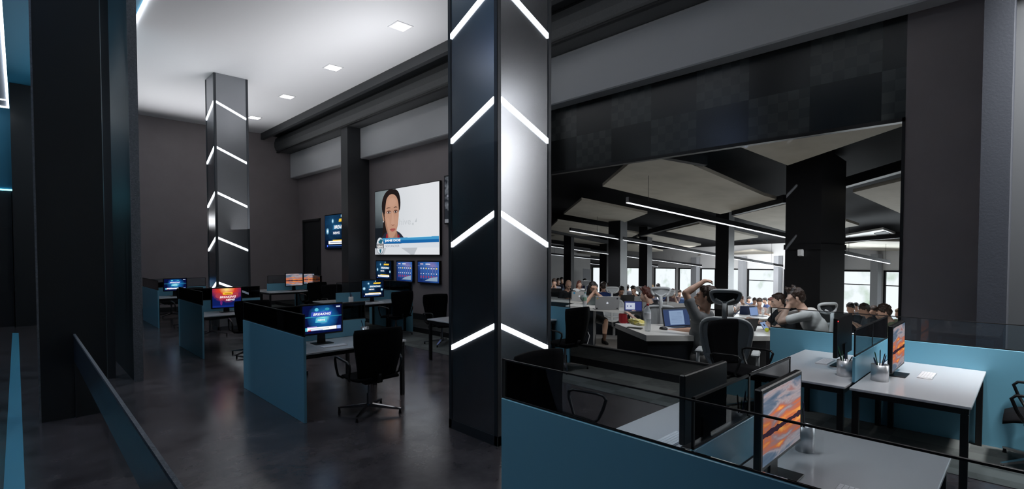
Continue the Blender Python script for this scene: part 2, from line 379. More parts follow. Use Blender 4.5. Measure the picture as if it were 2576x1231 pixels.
# suspended raft with LED edge over the lobby
YL = 18.0
raft = empty('ceiling_raft', (-.15, 7.0, 5.6), 0, 1, 'suspended grey ceiling raft edged with a white LED line at the far top left', 'ceiling raft')
b = MB(); b.box(-5.9, 0, 0, 11.0, 0, .12); b.build('raft_board', mat('raft_grey', (.33, .35, .40), .6), raft)
b = MB(); b.box(-5.9, .04, -.06, 0, -.03, .05); b.build('led_edge', em((.45, .6, 1), 14), raft)
b = MB(); b.box(0, .04, 0, 11.0, -.03, .03); b.build('led_edge', M['led'], raft)
b = MB(); b.box(-5.9, .04, 11.0, 11.05, -.03, .03); b.build('led_edge', M['led'], raft)
b = MB(); b.box(-5.9, 0, 10.2, 10.24, -.02, .0); b.build('led_edge', M['led'], raft)
for k, yy in enumerate([1.6, 3.2, 4.9, 6.8]):
    b = MB(); b.cyl((0, 0, -.012), (0, 0, 0), .10, n=20); o = b.build('lobby_downlight', mat('brass_ring', (.8, .5, .25), .3, metal=1)); o.location = (-.55, 7.0+yy, 5.6)
    tag(o, ['nearest', 'second', 'third', 'farthest'][k]+' of the small round brass downlights in the lobby raft', 'ceiling light', 'brass downlights')
    b = MB(); b.cyl((0, 0, -.016), (0, 0, -.012), .06, n=16); b.build('bulb', em((1, .8, .5), 4), o)
b = MB(); b.box(-9, -.10, YL+.7, YB-.02, 3.62, CEIL); struct(b.build('wall_lobby', M['bluepaint']))
b = MB(); b.box(-9, -.10, YL+.68, YL+.7, 3.56, 3.60); tag(b.build('lobby_led_line', em((.15, .75, 1), 5)), 'cyan LED line under the blue lobby wall', 'LED strip')
b = MB(); b.box(-8.9, -.12, YL+.71, YB-.04, 0, 3.54)
for z in (.9, 2.6): b.box(-8.9, -.12, YL+.7, YL+.71, z, z+.012)
tag(b.build('lobby_cabinet', M['dark']), 'black built-in cabinet wall under the cyan light line', 'cabinet')
b = MB(); b.box(-.10, 1.6, YL+.5, YB-.02, 0, CEIL-.01); struct(b.build('wall_lobby_end', M['dark']))

# ------------------------------------------------------------------ screens
def glow_bg(name, base, glow, cx, cy, rad, s=1.0, noise=.4, nscale=6, glow2=None):
    def f(nt):
        tc = nt.nodes.new('ShaderNodeTexCoord'); mp = nt.nodes.new('ShaderNodeMapping')
        mp.inputs['Location'].default_value = (-cx, 0, -cy); mp.inputs['Scale'].default_value = (1, 0, .8)
        nt.links.new(tc.outputs['Generated'], mp.inputs[0])
        ln = nt.nodes.new('ShaderNodeVectorMath'); ln.operation = 'LENGTH'; nt.links.new(mp.outputs[0], ln.inputs[0])
        ns = nt.nodes.new('ShaderNodeTexNoise'); ns.inputs['Scale'].default_value = nscale; ns.inputs['Detail'].default_value = 4
        nt.links.new(tc.outputs['Generated'], ns.inputs[0])
        ma = nt.nodes.new('ShaderNodeMath'); ma.operation = 'MULTIPLY_ADD'; ma.inputs[1].default_value = noise; nt.links.new(ns.outputs[0], ma.inputs[0])
        sb = nt.nodes.new('ShaderNodeMath'); sb.operation = 'SUBTRACT'; nt.links.new(ln.outputs['Value'], sb.inputs[0]); sb.inputs[1].default_value = noise*.5
        nt.links.new(sb.outputs[0], ma.inputs[2])
        r = nt.nodes.new('ShaderNodeValToRGB'); e = r.color_ramp.elements
        e[0].position = 0; e[0].color = (*glow, 1); e[1].position = rad; e[1].color = (*base, 1)
        if glow2: k = e.new(rad*.45); k.color = (*glow2, 1)
        nt.links.new(ma.outputs[0], r.inputs[0]); return r.outputs[0], s
    return ramp_emit(name, f)
def sunset_mat(s=1.0):
    def f(nt):
        tc = nt.nodes.new('ShaderNodeTexCoord'); sp = nt.nodes.new('ShaderNodeSeparateXYZ'); nt.links.new(tc.outputs['Generated'], sp.inputs[0])
        # reflected about the horizon at v=.42
        a = nt.nodes.new('ShaderNodeMath'); a.operation = 'SUBTRACT'; nt.links.new(sp.outputs[2], a.inputs[0]); a.inputs[1].default_value = .42
        ab = nt.nodes.new('ShaderNodeMath'); ab.operation = 'ABSOLUTE'; nt.links.new(a.outputs[0], ab.inputs[0])
        cb = nt.nodes.new('ShaderNodeCombineXYZ'); nt.links.new(sp.outputs[0], cb.inputs[0]); nt.links.new(ab.outputs[0], cb.inputs[2])
        mp = nt.nodes.new('ShaderNodeMapping'); mp.inputs['Rotation'].default_value = (0, -.5, 0); mp.inputs['Scale'].default_value = (.8, 1, 2.6)
        nt.links.new(cb.outputs[0], mp.inputs[0])
        ns = nt.nodes.new('ShaderNodeTexNoise'); ns.inputs['Scale'].default_value = 2.0; ns.inputs['Detail'].default_value = 6; ns.inputs['Distortion'].default_value = .6
        nt.links.new(mp.outputs[0], ns.inputs[0])
        m1 = nt.nodes.new('ShaderNodeMath'); m1.operation = 'MULTIPLY_ADD'; nt.links.new(ns.outputs[0], m1.inputs[0]); m1.inputs[1].default_value = 1.5
        m0 = nt.nodes.new('ShaderNodeMath'); m0.operation = 'MULTIPLY_ADD'; nt.links.new(ab.outputs[0], m0.inputs[0]); m0.inputs[1].default_value = .75; m0.inputs[2].default_value = -.46
        nt.links.new(m0.outputs[0], m1.inputs[2])
        r = nt.nodes.new('ShaderNodeValToRGB'); e = r.color_ramp.elements
        e[0].position = .05; e[0].color = (1, .62, .16, 1); e[1].position = .9; e[1].color = (.07, .12, .19, 1)
        for p, c in ((.20, (.95, .40, .10)), (.32, (.66, .17, .07)), (.43, (.36, .20, .20)), (.56, (.42, .36, .38)), (.70, (.15, .19, .26))):
            k = e.new(p); k.color = (*c, 1)
        nt.links.new(m1.outputs[0], r.inputs[0])
        # shoreline
        n2 = nt.nodes.new('ShaderNodeTexNoise'); n2.inputs['Scale'].default_value = 9; nt.links.new(cb.outputs[0], n2.inputs[0])
        m2 = nt.nodes.new('ShaderNodeMath'); m2.operation = 'MULTIPLY'; nt.links.new(n2.outputs[0], m2.inputs[0]); m2.inputs[1].default_value = .07
        lt = nt.nodes.new('ShaderNodeMath'); lt.operation = 'LESS_THAN'; nt.links.new(ab.outputs[0], lt.inputs[0]); nt.links.new(m2.outputs[0], lt.inputs[1])
        mx = nt.nodes.new('ShaderNodeMix'); mx.data_type = 'RGBA'; nt.links.new(lt.outputs[0], mx.inputs[0]); nt.links.new(r.outputs[0], mx.inputs[6]); mx.inputs[7].default_value = (.05, .025, .04, 1)
        return mx.outputs[2], s
    return ramp_emit('sunset_picture', f)
SB = dict(
 blue=glow_bg('blue_news_ground', (.003, .006, .05), (.35, .95, 1), .52, .45, .42, .9, .14, 5, (.01, .14, .42)),
 red=glow_bg('red_news_ground', (.004, .012, .10), (1, .75, .25), .5, .80, .62, 1.0, .30, 4, (.62, .04, .02)),
 virus=glow_bg('navy_news_ground', (.002, .006, .022), (.01, .06, .14), .3, .6, .5, 1.0, .5, 5),
 weather=glow_bg('weather_ground', (.01, .03, .16), (.26, .22, .50), .7, .6, .7, .8, .45, 3, (.04, .16, .5)),
 sunset=sunset_mat(.85), grey=glow_bg('grey_footage', (.03, .035, .045), (.5, .55, .62), .4, .5, .5, .6, .9, 9),
)
class Scr:
    """flat picture on a screen: u to the right, v up, w x h metres, drawn on local plane y=-e*layer"""
    def __init__(s, w, h, bg, ex=.0004): s.b = MB(); s.w = w; s.h = h; s.ex = ex; s.k = 1; s.b.mat(bg); s.P([(0, 0), (1, 0), (1, 1), (0, 1)])
    def P(s, uv, m=None):
        if m: s.b.mat(m)
        y = -s.ex*s.k; s.b.add([((u-.5)*s.w, y, v*s.h) for u, v in uv], [list(range(len(uv)))], False)
    def L(s): s.k += 1; return s
    def R(s, u0, v0, u1, v1, m, sk=0): s.L(); s.P([(u0, v0), (u1, v0), (u1+sk, v1), (u0+sk, v1)], m); return s
    def E(s, cu, cv, ru, rv, m, n=28, a0=0, a1=360):
        s.L(); s.P([(cu+ru*math.cos(math.radians(a0+(a1-a0)*i/n)), cv+rv*math.sin(math.radians(a0+(a1-a0)*i/n))) for i in range(n)], m); return s
    def T(s, txt, u0, v0, u1, v1, m, sk=0, bold=.0):
        s.L(); s.b.mat(m); vs, fs = text_mesh(txt, bold); y = -s.ex*s.k
        s.b.add([((u0+(u1-u0)*a+sk*c-.5)*s.w, y, (v0+(v1-v0)*c)*s.h) for a, c in vs], fs, False); return s
    def star(s, cu, cv, r, m, asp=1):
        s.L(); n = 28; s.P([(cu+(r if i % 2 else r*.6)*math.cos(2*math.pi*i/n)*asp, cv+(r if i % 2 else r*.6)*math.sin(2*math.pi*i/n)) for i in range(n)], m); return s
W1 = em((1, 1, 1), 1.0); Yl = em((1, .62, .05), .9); Cy = em((.12, .65, .85), .8); Bl = em((.03, .10, .55), .8); Rd = em((.8, .03, .05), .8); Lb = em((.35, .75, 1), .9); Nv = em((.01, .03, .12), .6)
def scr_blue(w, h):
    s = Scr(w, h, SB['blue'])
    s.R(0, .575, 1, .60, em((.05, .45, .6), .7)); s.E(.35, .85, .05, .06, Cy); s.E(.62, .85, .06, .05, em((.05, .4, .6), .7)); s.E(.28, .2, .05, .04, Cy)
    s.R(.20, .60, .72, .77, em((.05, .10, .55), .9), .02); s.T('BREAKNG', .26, .64, .70, .73, W1, .02, .03)
    s.R(.31, .38, .60, .54, Cy, .02); s.T('NEWS', .37, .43, .56, .50, W1, .01, .03)
    s.R(.04, .10, .86, .22, W1); s.R(.04, .10, .11, .22, Cy); s.R(.11, .22, .35, .25, em((.4, .3, .8), .8)); s.R(.13, .10, .5, .13, em((.5, .6, .95), .9)); s.R(.13, .10, .2, .13, Rd)
    s.R(.16, .155, .66, .175, em((.6, .65, .8), .8)); s.R(.87, .10, .97, .22, em((.3, .45, .95), .9)); s.R(.85, .90, .96, .95, em((.6, .7, .9), .8))
    return s.b
def scr_red(w, h):
    s = Scr(w, h, SB['red'])
    for (x, y, rx, ry) in [(.22, .62, .12, .14), (.3, .45, .07, .12), (.62, .60, .14, .12), (.8, .65, .1, .12), (.55, .4, .06, .1)]: s.E(x, y, rx, ry, em((.55, .06, .09), .7), 9)
    s.E(.3, .25, .04, .14, em((.25, .03, .25), .6), 7)
    s.R(.36, .66, .70, .78, Yl); s.R(.42, .70, .66, .73, em((.5, .2, .0), .7))
    s.T('BREAKING', .25, .48, .80, .60, em((1, .75, .8), 1), .02, .03); s.T('NEWS', .46, .33, .76, .43, W1, .02, .03); s.R(0, .0, 1, .10, em((.01, .03, .25), .7)); return s.b
def scr_virus(w, h):
    s = Scr(w, h, SB['virus']); vb = em((.30, .65, .9), .8)
    for (x, y, r) in [(.1, .52, .11), (.30, .82, .08), (.92, .42, .09), (.62, .95, .05)]: s.star(x, y, r, vb, h/w); s.E(x, y, r*.35*h/w, r*.35, em((.75, .9, 1), 1))
    s.R(.52, .78, .85, .87, Yl, .02); s.R(.30, .56, .88, .70, em((.03, .18, .38), .8), .02); s.T('BREAKING', .36, .58, .84, .68, W1, .01, .03)
    s.R(.30, .40, .58, .51, em((.05, .10, .22), .8)); s.T('NEWS', .32, .42, .55, .49, W1, 0, .03); s.R(.3, .22, .85, .25, Yl); s.R(.14, .12, .88, .22, W1); s.R(.2, .16, .8, .18, em((.3, .35, .5), .8)); s.R(.14, .06, .8, .09, em((.05, .15, .5), .7)); s.E(.1, .07, .02, .03, em((.1, .2, 1), 1)); return s.b
def scr_weather(w, h):
    s = Scr(w, h, SB['weather'])
    s.R(.12, .87, .27, .91, em((1, .7, .8), 1)); s.R(.38, .87, .6, .91, W1)
    s.R(0, .80, 1, .81, em((.25, .3, .55), .8))
    for k in range(7):
        u = .12+k*.125; s.R(u, .18, u+.085, .76, em((.05, .13, .45), .7)); s.E(u+.042, .68, .03, .04, em((.95, .7, .1), .9) if k in (2, 6) else em((.6, .7, .85), .9), 14)
        s.R(u+.03, .40, u+.055, .45, W1); s.R(u+.02, .22, u+.065, .32, em((.45, .04, .12), .8))
    s.L(); s.P([(.35, .08), (.95, .08), (.95, .3), (.6, .22)], em((.5, .7, .95), .5)); return s.b
def scr_sun(w, h): return Scr(w, h, SB['sunset']).b
def scr_grey(w, h):
    s = Scr(w, h, SB['grey']); s.R(.05, .55, .9, .6, em((.35, .37, .45), .6)); s.R(.1, .2, .5, .3, em((.08, .08, .1), .6)); s.R(0, .0, 1, .08, em((.3, .32, .36), .6)); return s.b
def scr_anchor(w, h):
    s = Scr(w, h, glow_bg('studio_ground', (.80, .82, .85), (.62, .66, .70), .0, .5, .8, .92, .02, 2), .0004); c = em
    # blurred dark room left of the presenter
    s.R(0, 0, .36, 1, glow_bg('blurred_room', (.03, .04, .05), (.30, .36, .38), .2, .75, .5, .7, .2, 3))
    s.R(0, .05, .20, .42, c((.012, .016, .022), .8))
    hair = c((.016, .011, .011), 1); sk = c((.52, .29, .20), .95); skd = c((.36, .18, .12), .9); skl = c((.57, .33, .235), .95); skm = c((.545, .31, .215), .95)
    def sm(p, n=2):
        for _ in range(n): p = [q for k in range(len(p)) for q in ((p[k][0]*.75+p[(k+1) % len(p)][0]*.25, p[k][1]*.75+p[(k+1) % len(p)][1]*.25), (p[k][0]*.25+p[(k+1) % len(p)][0]*.75, p[k][1]*.25+p[(k+1) % len(p)][1]*.75))]
        return p
    # hair, shoulders, neck, face
    s.E(.275, .76, .155, .245, hair); s.L(); s.P(sm([(.125, .75), (.16, .95), (.14, .35), (.10, .22), (.24, .18), (.20, .5)]), hair)
    s.L(); s.P(sm([(.05, .16), (.13, .30), (.24, .38), (.40, .36), (.50, .24), (.52, .16)]), c((.022, .025, .04), 1))
    s.L(); s.P(sm([(.18, .17), (.20, .36), (.25, .25), (.27, .17)]), c((.33, .02, .03), .9)); s.L(); s.P(sm([(.43, .17), (.41, .33), (.375, .25), (.36, .17)]), c((.33, .02, .03), .9))
    s.L(); s.P(sm([(.235, .17), (.21, .42), (.385, .40), (.385, .17)]), skd)
    s.L(); s.P(sm([(.165, .70), (.175, .52), (.20, .38), (.245, .27), (.29, .235), (.335, .26), (.375, .38), (.405, .52), (.412, .70), (.395, .84), (.34, .92), (.26, .93), (.20, .86)]), sk)
    s.L(); s.P(sm([(.15, .62), (.135, .68), (.13, .60), (.15, .52), (.165, .52)]), sk); s.E(.147, .515, .006, .01, W1, 8)
    s.L(); s.P(sm([(.19, .78), (.215, .90), (.30, .945), (.395, .88), (.42, .62), (.445, .80), (.40, .99), (.25, 1.0), (.16, .93), (.155, .66), (.172, .60)]), hair)
    s.E(.30, .79, .085, .085, skm); s.E(.30, .80, .06, .06, skl); s.E(.365, .52, .032, .07, skm); s.E(.225, .50, .032, .07, skm); s.L(); s.P(sm([(.165, .62), (.176, .50), (.205, .36), (.25, .26), (.235, .36), (.20, .50)]), c((.40, .21, .14), .92)); s.L(); s.P(sm([(.29, .235), (.335, .26), (.375, .38), (.405, .52), (.39, .42), (.345, .30)]), c((.40, .21, .14), .92))
    for ex_, wq in ((.245, .042), (.36, .036)):
        s.E(ex_, .655, wq, .028, c((.25, .12, .085), .9)); s.E(ex_, .65, wq*.75, .014, c((.55, .45, .42), .9)); s.E(ex_, .65, wq*.3, .014, c((.03, .015, .01), 1))
        s.L(); s.P(sm([(ex_-wq, .66), (ex_, .672), (ex_+wq, .655), (ex_, .663)]), c((.03, .015, .012), 1))
        s.L(); s.P(sm([(ex_-wq*1.2, .705), (ex_-wq*.2, .735), (ex_+wq*1.2, .712), (ex_-wq*.2, .718)]), c((.06, .03, .025), 1))
    s.L(); s.P(sm([(.305, .66), (.29, .50), (.285, .465), (.315, .45), (.345, .465), (.335, .50), (.322, .66)]), skl)
    s.L(); s.P(sm([(.285, .465), (.315, .448), (.345, .465), (.33, .443), (.30, .443)]), c((.24, .09, .06), .9))
    s.L(); s.P(sm([(.26, .385), (.30, .405), (.315, .40), (.33, .405), (.365, .39), (.33, .352), (.29, .352)]), c((.45, .13, .11), .9)); s.R(.263, .384, .362, .388, c((.18, .04, .04), .9))
    s.T('hive', .42, .44, .60, .54, c((.62, .65, .68), .9)); s.L(); s.P([(.66, .47), (.69, .47), (.69, .53)], c((.58, .61, .64), .9)); s.R(.62, .43, .645, .46, c((.62, .65, .68), .9))
    # lower third
    s.R(0, 0, 1, .10, c((.60, .63, .68), .8)); s.L(); s.P([(.16, 0), (.2, .10), (.45, .10), (.6, 0)], c((.75, .78, .82), .9)); s.L(); s.P([(.65, 0), (.7, .1), (1, .1), (1, 0)], c((.82, .84, .88), .9))
    s.R(.12, .17, 1, .255, c((.012, .14, .42), .9)); s.R(.12, .215, 1, .255, c((.06, .33, .62), .9)); s.R(.55, .25, .9, .255, c((.6, .9, 1), 1))
    s.R(.12, .10, 1, .165, c((.70, .74, .80), .95)); s.T('JANE DOE', .18, .19, .44, .235, W1, 0, .04); s.T('NEWS ANCHOR', .19, .115, .42, .15, c((.35, .35, .4), .8))
    s.E(.095, .14, .068, .135, c((.04, .06, .09), 1)); s.E(.095, .14, .063, .127, c((.75, .80, .85), .9)); s.L(); s.P([(.06, .20), (.11, .25), (.145, .22), (.12, .17), (.08, .18)], c((.03, .15, .22), .8)); s.L(); s.P([(.08, .08), (.12, .09), (.11, .03), (.095, .02)], c((.03, .15, .22), .8))
    s.R(.035, .10, .155, .17, c((.03, .03, .04), 1)); s.T('BREAKING', .045, .142, .145, .162, W1); s.T('NEWS', .045, .106, .145, .138, W1, 0, .04)
    return s.b
SCR = dict(blue=scr_blue, red=scr_red, virus=scr_virus, weather=scr_weather, sunset=scr_sun, grey=scr_grey, anchor=scr_anchor)
def wall_tv(y0, y1, z0, z1, kind, label, group=None, fr=.03):
    """hangs on the right wall, facing -X; seen from the room its left edge is at y1"""
    w_ = y1-y0; h_ = z1-z0
    r = empty('wall_screen', (XW, (y0+y1)/2, z0), -math.pi/2, 1, label, 'screen', group)
    b = MB(); b.box(-w_/2, w_/2, -.07, -.005, 0, h_, .006); b.build('casing', M['blackplast'], r)
    sb = SCR[kind](w_-2*fr, h_-2*fr); o = sb.build('display', None, r); o.location = (0, -.071, fr)
    return r
wall_tv(10.60, 13.9, 1.87, 3.79, 'anchor', 'huge wall screen showing a dark-haired news presenter with a blue name banner', None, .02)
wall_tv(15.3, 17.42, 2.08, 3.27, 'virus', 'wall screen left of the pilaster showing a dark blue breaking news slide')
wall_tv(12.95, 13.88, 1.14, 1.72, 'virus', 'left of three small screens under the huge one, a dark news slide', 'small screens under the huge one')
wall_tv(11.86, 12.72, 1.12, 1.72, 'weather', 'middle of three small screens under the huge one, a weather chart', 'small screens under the huge one')
wall_tv(10.62, 11.64, 1.12, 1.73, 'weather', 'right of three small screens under the huge one, a weather chart', 'small screens under the huge one')
wall_tv(8.4, 10.42, 2.66, 3.88, 'grey', 'wall screen with grey footage cut off by the big column')
# ------------------------------------------------------------------ desks
def workstation(x0, x1, y0, y1, label, grp='white desks in back-to-back pairs'):
    r = empty('workstation_desk', ((x0+x1)/2, (y0+y1)/2, 0), 0, 1, label, 'desk', grp); a, c = (x1-x0)/2, (y1-y0)/2
    b = MB(); b.mat(M['desk']); b.box(-a, a, -c+.004, c-.004, .718, .742, .004); b.build('tabletop', None, r)
    b = MB(); e = .05
    b.box(-a+.02, a-.02, -c+.02, -c+.06, .67, .717); b.box(-a+.02, a-.02, c-.06, c-.02, .67, .717); b.box(-a+.02, -a+.06, -c+.06, c-.06, .67, .717); b.box(a-.06, a-.02, -c+.06, c-.06, .67, .717)
    b.build('underframe', M['blackmetal'], r)
    for sx in (-1, 1):
        for sy in (-1, 1):
            b = MB(); px, py = sx*(a-.045), sy*(c-.045); b.box(px-.025, px+.025, py-.025, py+.025, .0, .668, .004); b.build('leg', M['blackmetal'], r)
    return r
def glass_screen(r, x0, x1, y0, y1, z0, z1, gm, split=None):
    th = .012; along_x = (x1-x0) > (y1-y0); b = MB(); cx = (x0+x1)/2; cy = (y0+y1)/2
    if along_x:
        b.box(x0+.01, x1-.01, cy-.003, cy+.003, z0+.01, z1-.01)
    else: b.box(cx-.003, cx+.003, y0+.01, y1-.01, z0+.01, z1-.01)
    b.build('glass', gm, r); b = MB(); t = .006
    if along_x:
        b.box(x0, x1, cy-t, cy+t, z0, z0+th); b.box(x0, x1, cy-t, cy+t, z1-th, z1); b.box(x0, x0+th, cy-t, cy+t, z0, z1); b.box(x1-th, x1, cy-t, cy+t, z0, z1)
        if split: b.box(split-th, split+th, cy-t, cy+t, z0, z1)
    else:
        b.box(cx-t, cx+t, y0, y1, z0, z0+th*.7); b.box(cx-t, cx+t, y0, y1, z1-th*.7, z1); b.box(cx-t, cx+t, y0, y0+th, z0, z1); b.box(cx-t, cx+t, y1-th, y1, z0, z1)
    b.build('glass_frame', M['blackm'], r)
def island(side, x0, x1, y0, yc, y1, where, gm, py0=None, py1=None):
    """side L: tall partition at x0, R: at x1. y0..y1 desks, yc divider"""
    P0 = py0 if py0 is not None else y0-.25; P1 = py1 if py1 is not None else y1+.28
    workstation(x0, x1, y0, yc-.012, 'near white desk of the pair '+where)
    workstation(x0, x1, yc+.012, y1, 'far white desk of the pair '+where)
    xp = (x0-.035, x0-.004) if side == 'L' else (x1+.004, x1+.035)
    r = empty('blue_partition', (xp[0], (P0+P1)/2, 0), 0, 1, 'tall blue glass-topped end partition '+where, 'partition', 'tall blue end partitions'); m = r.location
    b = MB(); b.box(0, xp[1]-xp[0], P0-m.y, P1-m.y, 0, .97, .003); b.build('panel', M['blue'], r)
    glass_screen(r, 0, xp[1]-xp[0], P0-m.y, P1-m.y, .972, 1.225, gm)
    dx0, dx1 = (x0+.0, x1-.16) if side == 'L' else (x0+.22, x1)
    r = empty('desk_divider', (dx0, yc, .742), 0, 1, 'low divider with framed glass '+where, 'divider', 'low desk dividers'); L = dx1-dx0
    b = MB(); b.box(.0, L, -.011, .011, .001, .23, .003); b.build('panel', M['blue'], r)
    glass_screen(r, .02, L, -.012, .012, .232, .48, gm, L*.5)
SG, TG = M['sglass'], M['tglass']
island('L', 2.25, 3.80, .30, 1.11, 1.92, 'in the right foreground', SG, -.9, 2.38)
island('R', 5.15, 6.83, .30, 1.11, 1.92, 'in front of the window at the right', SG, -1.2, 2.32)
island('L', 2.29, 3.73, 5.88, 6.72, 7.56, 'beside the blue breaking news monitor', TG, 5.66, 7.80)
island('R', 5.22, 6.83, 5.88, 6.72, 7.56, 'half hidden by the big column', SG, 5.60, 7.80)
island('L', 2.38, 3.85, 10.75, 11.57, 12.39, 'beside the red breaking news monitor', TG, 10.45, 12.35)
island('R', 5.17, 6.84, 10.75, 11.57, 12.39, 'under the three small wall screens', SG, 10.55, 12.65)
island('L', 2.56, 4.05, 16.0, 16.85, 17.7, 'farthest left near the tall partition panel', SG, 15.65, 17.9)
island('R', 5.35, 6.84, 15.95, 16.8, 17.65, 'in front of the dark doorway', SG, 15.7, 17.9)

# ------------------------------------------------------------------ monitors, keyboards, pen pots
def monitor(x, y, rz, kind, label, w=.58, h=.385, z=.742, lift=.10, led=False):
    r = empty('monitor', (x, y, z), rz, 1, label, 'monitor')
    b = MB(); b.box(-w/2, w/2, -.018, .018, lift, lift+h, .006); b.build('casing', M['blackplast'], r)
    f = .022
    if kind:
        o = SCR[kind](w-2*f, h-2*f).build('display', None, r); o.location = (0, -.0185, lift+f)
    b = MB(); b.hull([(-.055, .022, .008), (.055, .022, .008), (.055, .036, .008), (-.055, .036, .008)], [(-.045, .019, lift+.12), (.045, .019, lift+.12), (.045, .030, lift+.12), (-.045, .030, lift+.12)]); b.build('stand', M['blackplast'], r)
    b = MB(); b.box(-.12, .12, -.09, .10, .0005, .009, .003); b.build('foot', M['blackplast'], r)
    if led: b = MB(); b.ell((w/2-.02, .019, lift+h-.03), .005, n=8, m=6); b.build('power_light', em((1, .02, .02), 6), r)
    return r
PI = math.pi
monitor(2.80, .90, 0, 'sunset', 'monitor with an orange sunset picture in the right foreground', .60, .40, lift=.115)
monitor(2.93, 1.36, PI, 'blue', 'black monitor seen from behind through the glass of the foreground divider', .56, .40, lift=.08)
monitor(6.02, .90, 0, 'sunset', 'monitor with a sunset picture at the desk in front of the window', .64, .44, lift=.06)
monitor(6.10, 1.36, PI, 'blue', 'black monitor seen from behind with a red power light on the window desk', .60, .40, lift=.12, led=True)
monitor(2.80, 6.42, 0, 'blue', 'monitor showing a bright blue breaking news slide at the nearest left desk', .56, .40, lift=.12)
monitor(2.96, 11.24, 0, 'red', 'monitor showing a red and orange breaking news slide', .56, .42, lift=.08)
monitor(3.07, 16.5, 0, 'blue', 'small far monitor with a blue slide at the farthest left desk', .56, .36, lift=.14)
monitor(6.17, 11.24, 0, 'virus', 'monitor with white virus shapes on a dark blue slide', .62, .44, lift=.10)
monitor(6.28, 16.45, 0, 'sunset', 'left of two far monitors with a sunset picture near the dark doorway', .56, .42, lift=.14)
monitor(6.76, 16.45+.02, 0, 'sunset', 'right of two far monitors with a sunset picture, partly behind a chair', .38, .36, lift=.18)
def keyboard(p, rz, label, w=.28):
    r = empty('keyboard', (p[0], p[1], .7425), rz, 1, label, 'keyboard')
    b = MB(); b.box(-w/2, w/2, -.058, .058, 0, .007, .002); b.build('body', M['steel'], r)
    b = MB(); kw = (w-.012)/13
    for i in range(5):
        k = 0; j = 0
        while k < 13:
            s_ = 5 if (i == 0 and k == 4) else 1
            b.box(-w/2+.006+k*kw+.001, -w/2+.006+(k+s_)*kw-.001, -.053+i*.0215, -.053+i*.0215+.019, .007, .0105); k += s_
    b.build('keys', M['keys'], r, None); return r
def at(px, py, z=.7425): p = PZ(px, py, z); return (p.x, p.y)
keyboard((2.78, .60), 0, 'white keyboard in front of the foreground sunset monitor', .30)
keyboard(at(1692, 1108), PI, 'white keyboard on the far foreground desk, seen past the black monitor', .30)
keyboard(at(2332, 946), 0, 'white keyboard in front of the window desk sunset monitor', .32)
keyboard(at(2076, 911), PI, 'white keyboard left of the divider on the window desk', .32)
keyboard((2.82, 6.12), 0, 'white keyboard under the blue breaking news monitor', .32)
keyboard((6.17, 11.0), 0, 'white keyboard under the virus slide monitor')
def pen_pot(x, y, label, r_=.062, h=.15, seed=1, n=6, light=False):
    rd = random.Random(seed); r = empty('pen_pot', (x, y, .7425), 0, 1, label, 'pen holder', 'round pen holders')
    b = MB(); b.lathe([(r_, 0), (r_, h), (r_-.004, h), (r_-.006, .01), (0.001, .01)], n=26); b.build('cup', M['steel'] if not light else mat('white_pot', (.7, .7, .7), .5), r)
    for i in range(n):
        a = rd.uniform(0, 6.28); q = rd.uniform(.2, .75)*r_; t = Vector((math.cos(a), math.sin(a), 0)); l = rd.uniform(.03, .12)
        p0 = t*(-q*.5)+Vector((0, 0, .014)); p1 = t*(r_*.85)+Vector((0, 0, h+l)); c = rd.choice([(.01, .01, .012), (.01, .02, .08), (.25, .02, .03), (.02, .10, .04), (.01, .01, .01)])
        m_ = mat('pen_%d' % int(sum(c)*1000), c, .3); b = MB(); b.cyl(p0, p1, .0045, n=8); b.cyl(p1, p1+(p1-p0).normalized()*.012, .0045, .001, n=8); b.build('pen', m_, r)
    return r
x, y = at(2125, 946); pen_pot(x, y+.0, 'steel pen pot on the left half of the window desk', .066, .15, 3)
x, y = at(2213, 958); pen_pot(x, y, 'steel pen pot right of the divider on the window desk', .068, .15, 5)
x, y = at(2024, 1134); pen_pot(x, y, 'steel pen pot behind the foreground sunset monitor', .05, .15, 8, 4)
pen_pot(3.35, 1.32, 'pen pot on the far foreground desk seen through the divider glass', .05, .13, 9, 5)
pen_pot(3.42, 6.45, 'grey pen pot right of the blue breaking news monitor', .055, .15, 12, 3)
x, y = at(883, 763); pen_pot(x, y, 'white pen pot left of the virus slide monitor', .055, .15, 13, 3, True)
x, y = at(690, 731); pen_pot(x, y, 'white pen pot left of the two far sunset monitors', .06, .16, 14, 3, True)

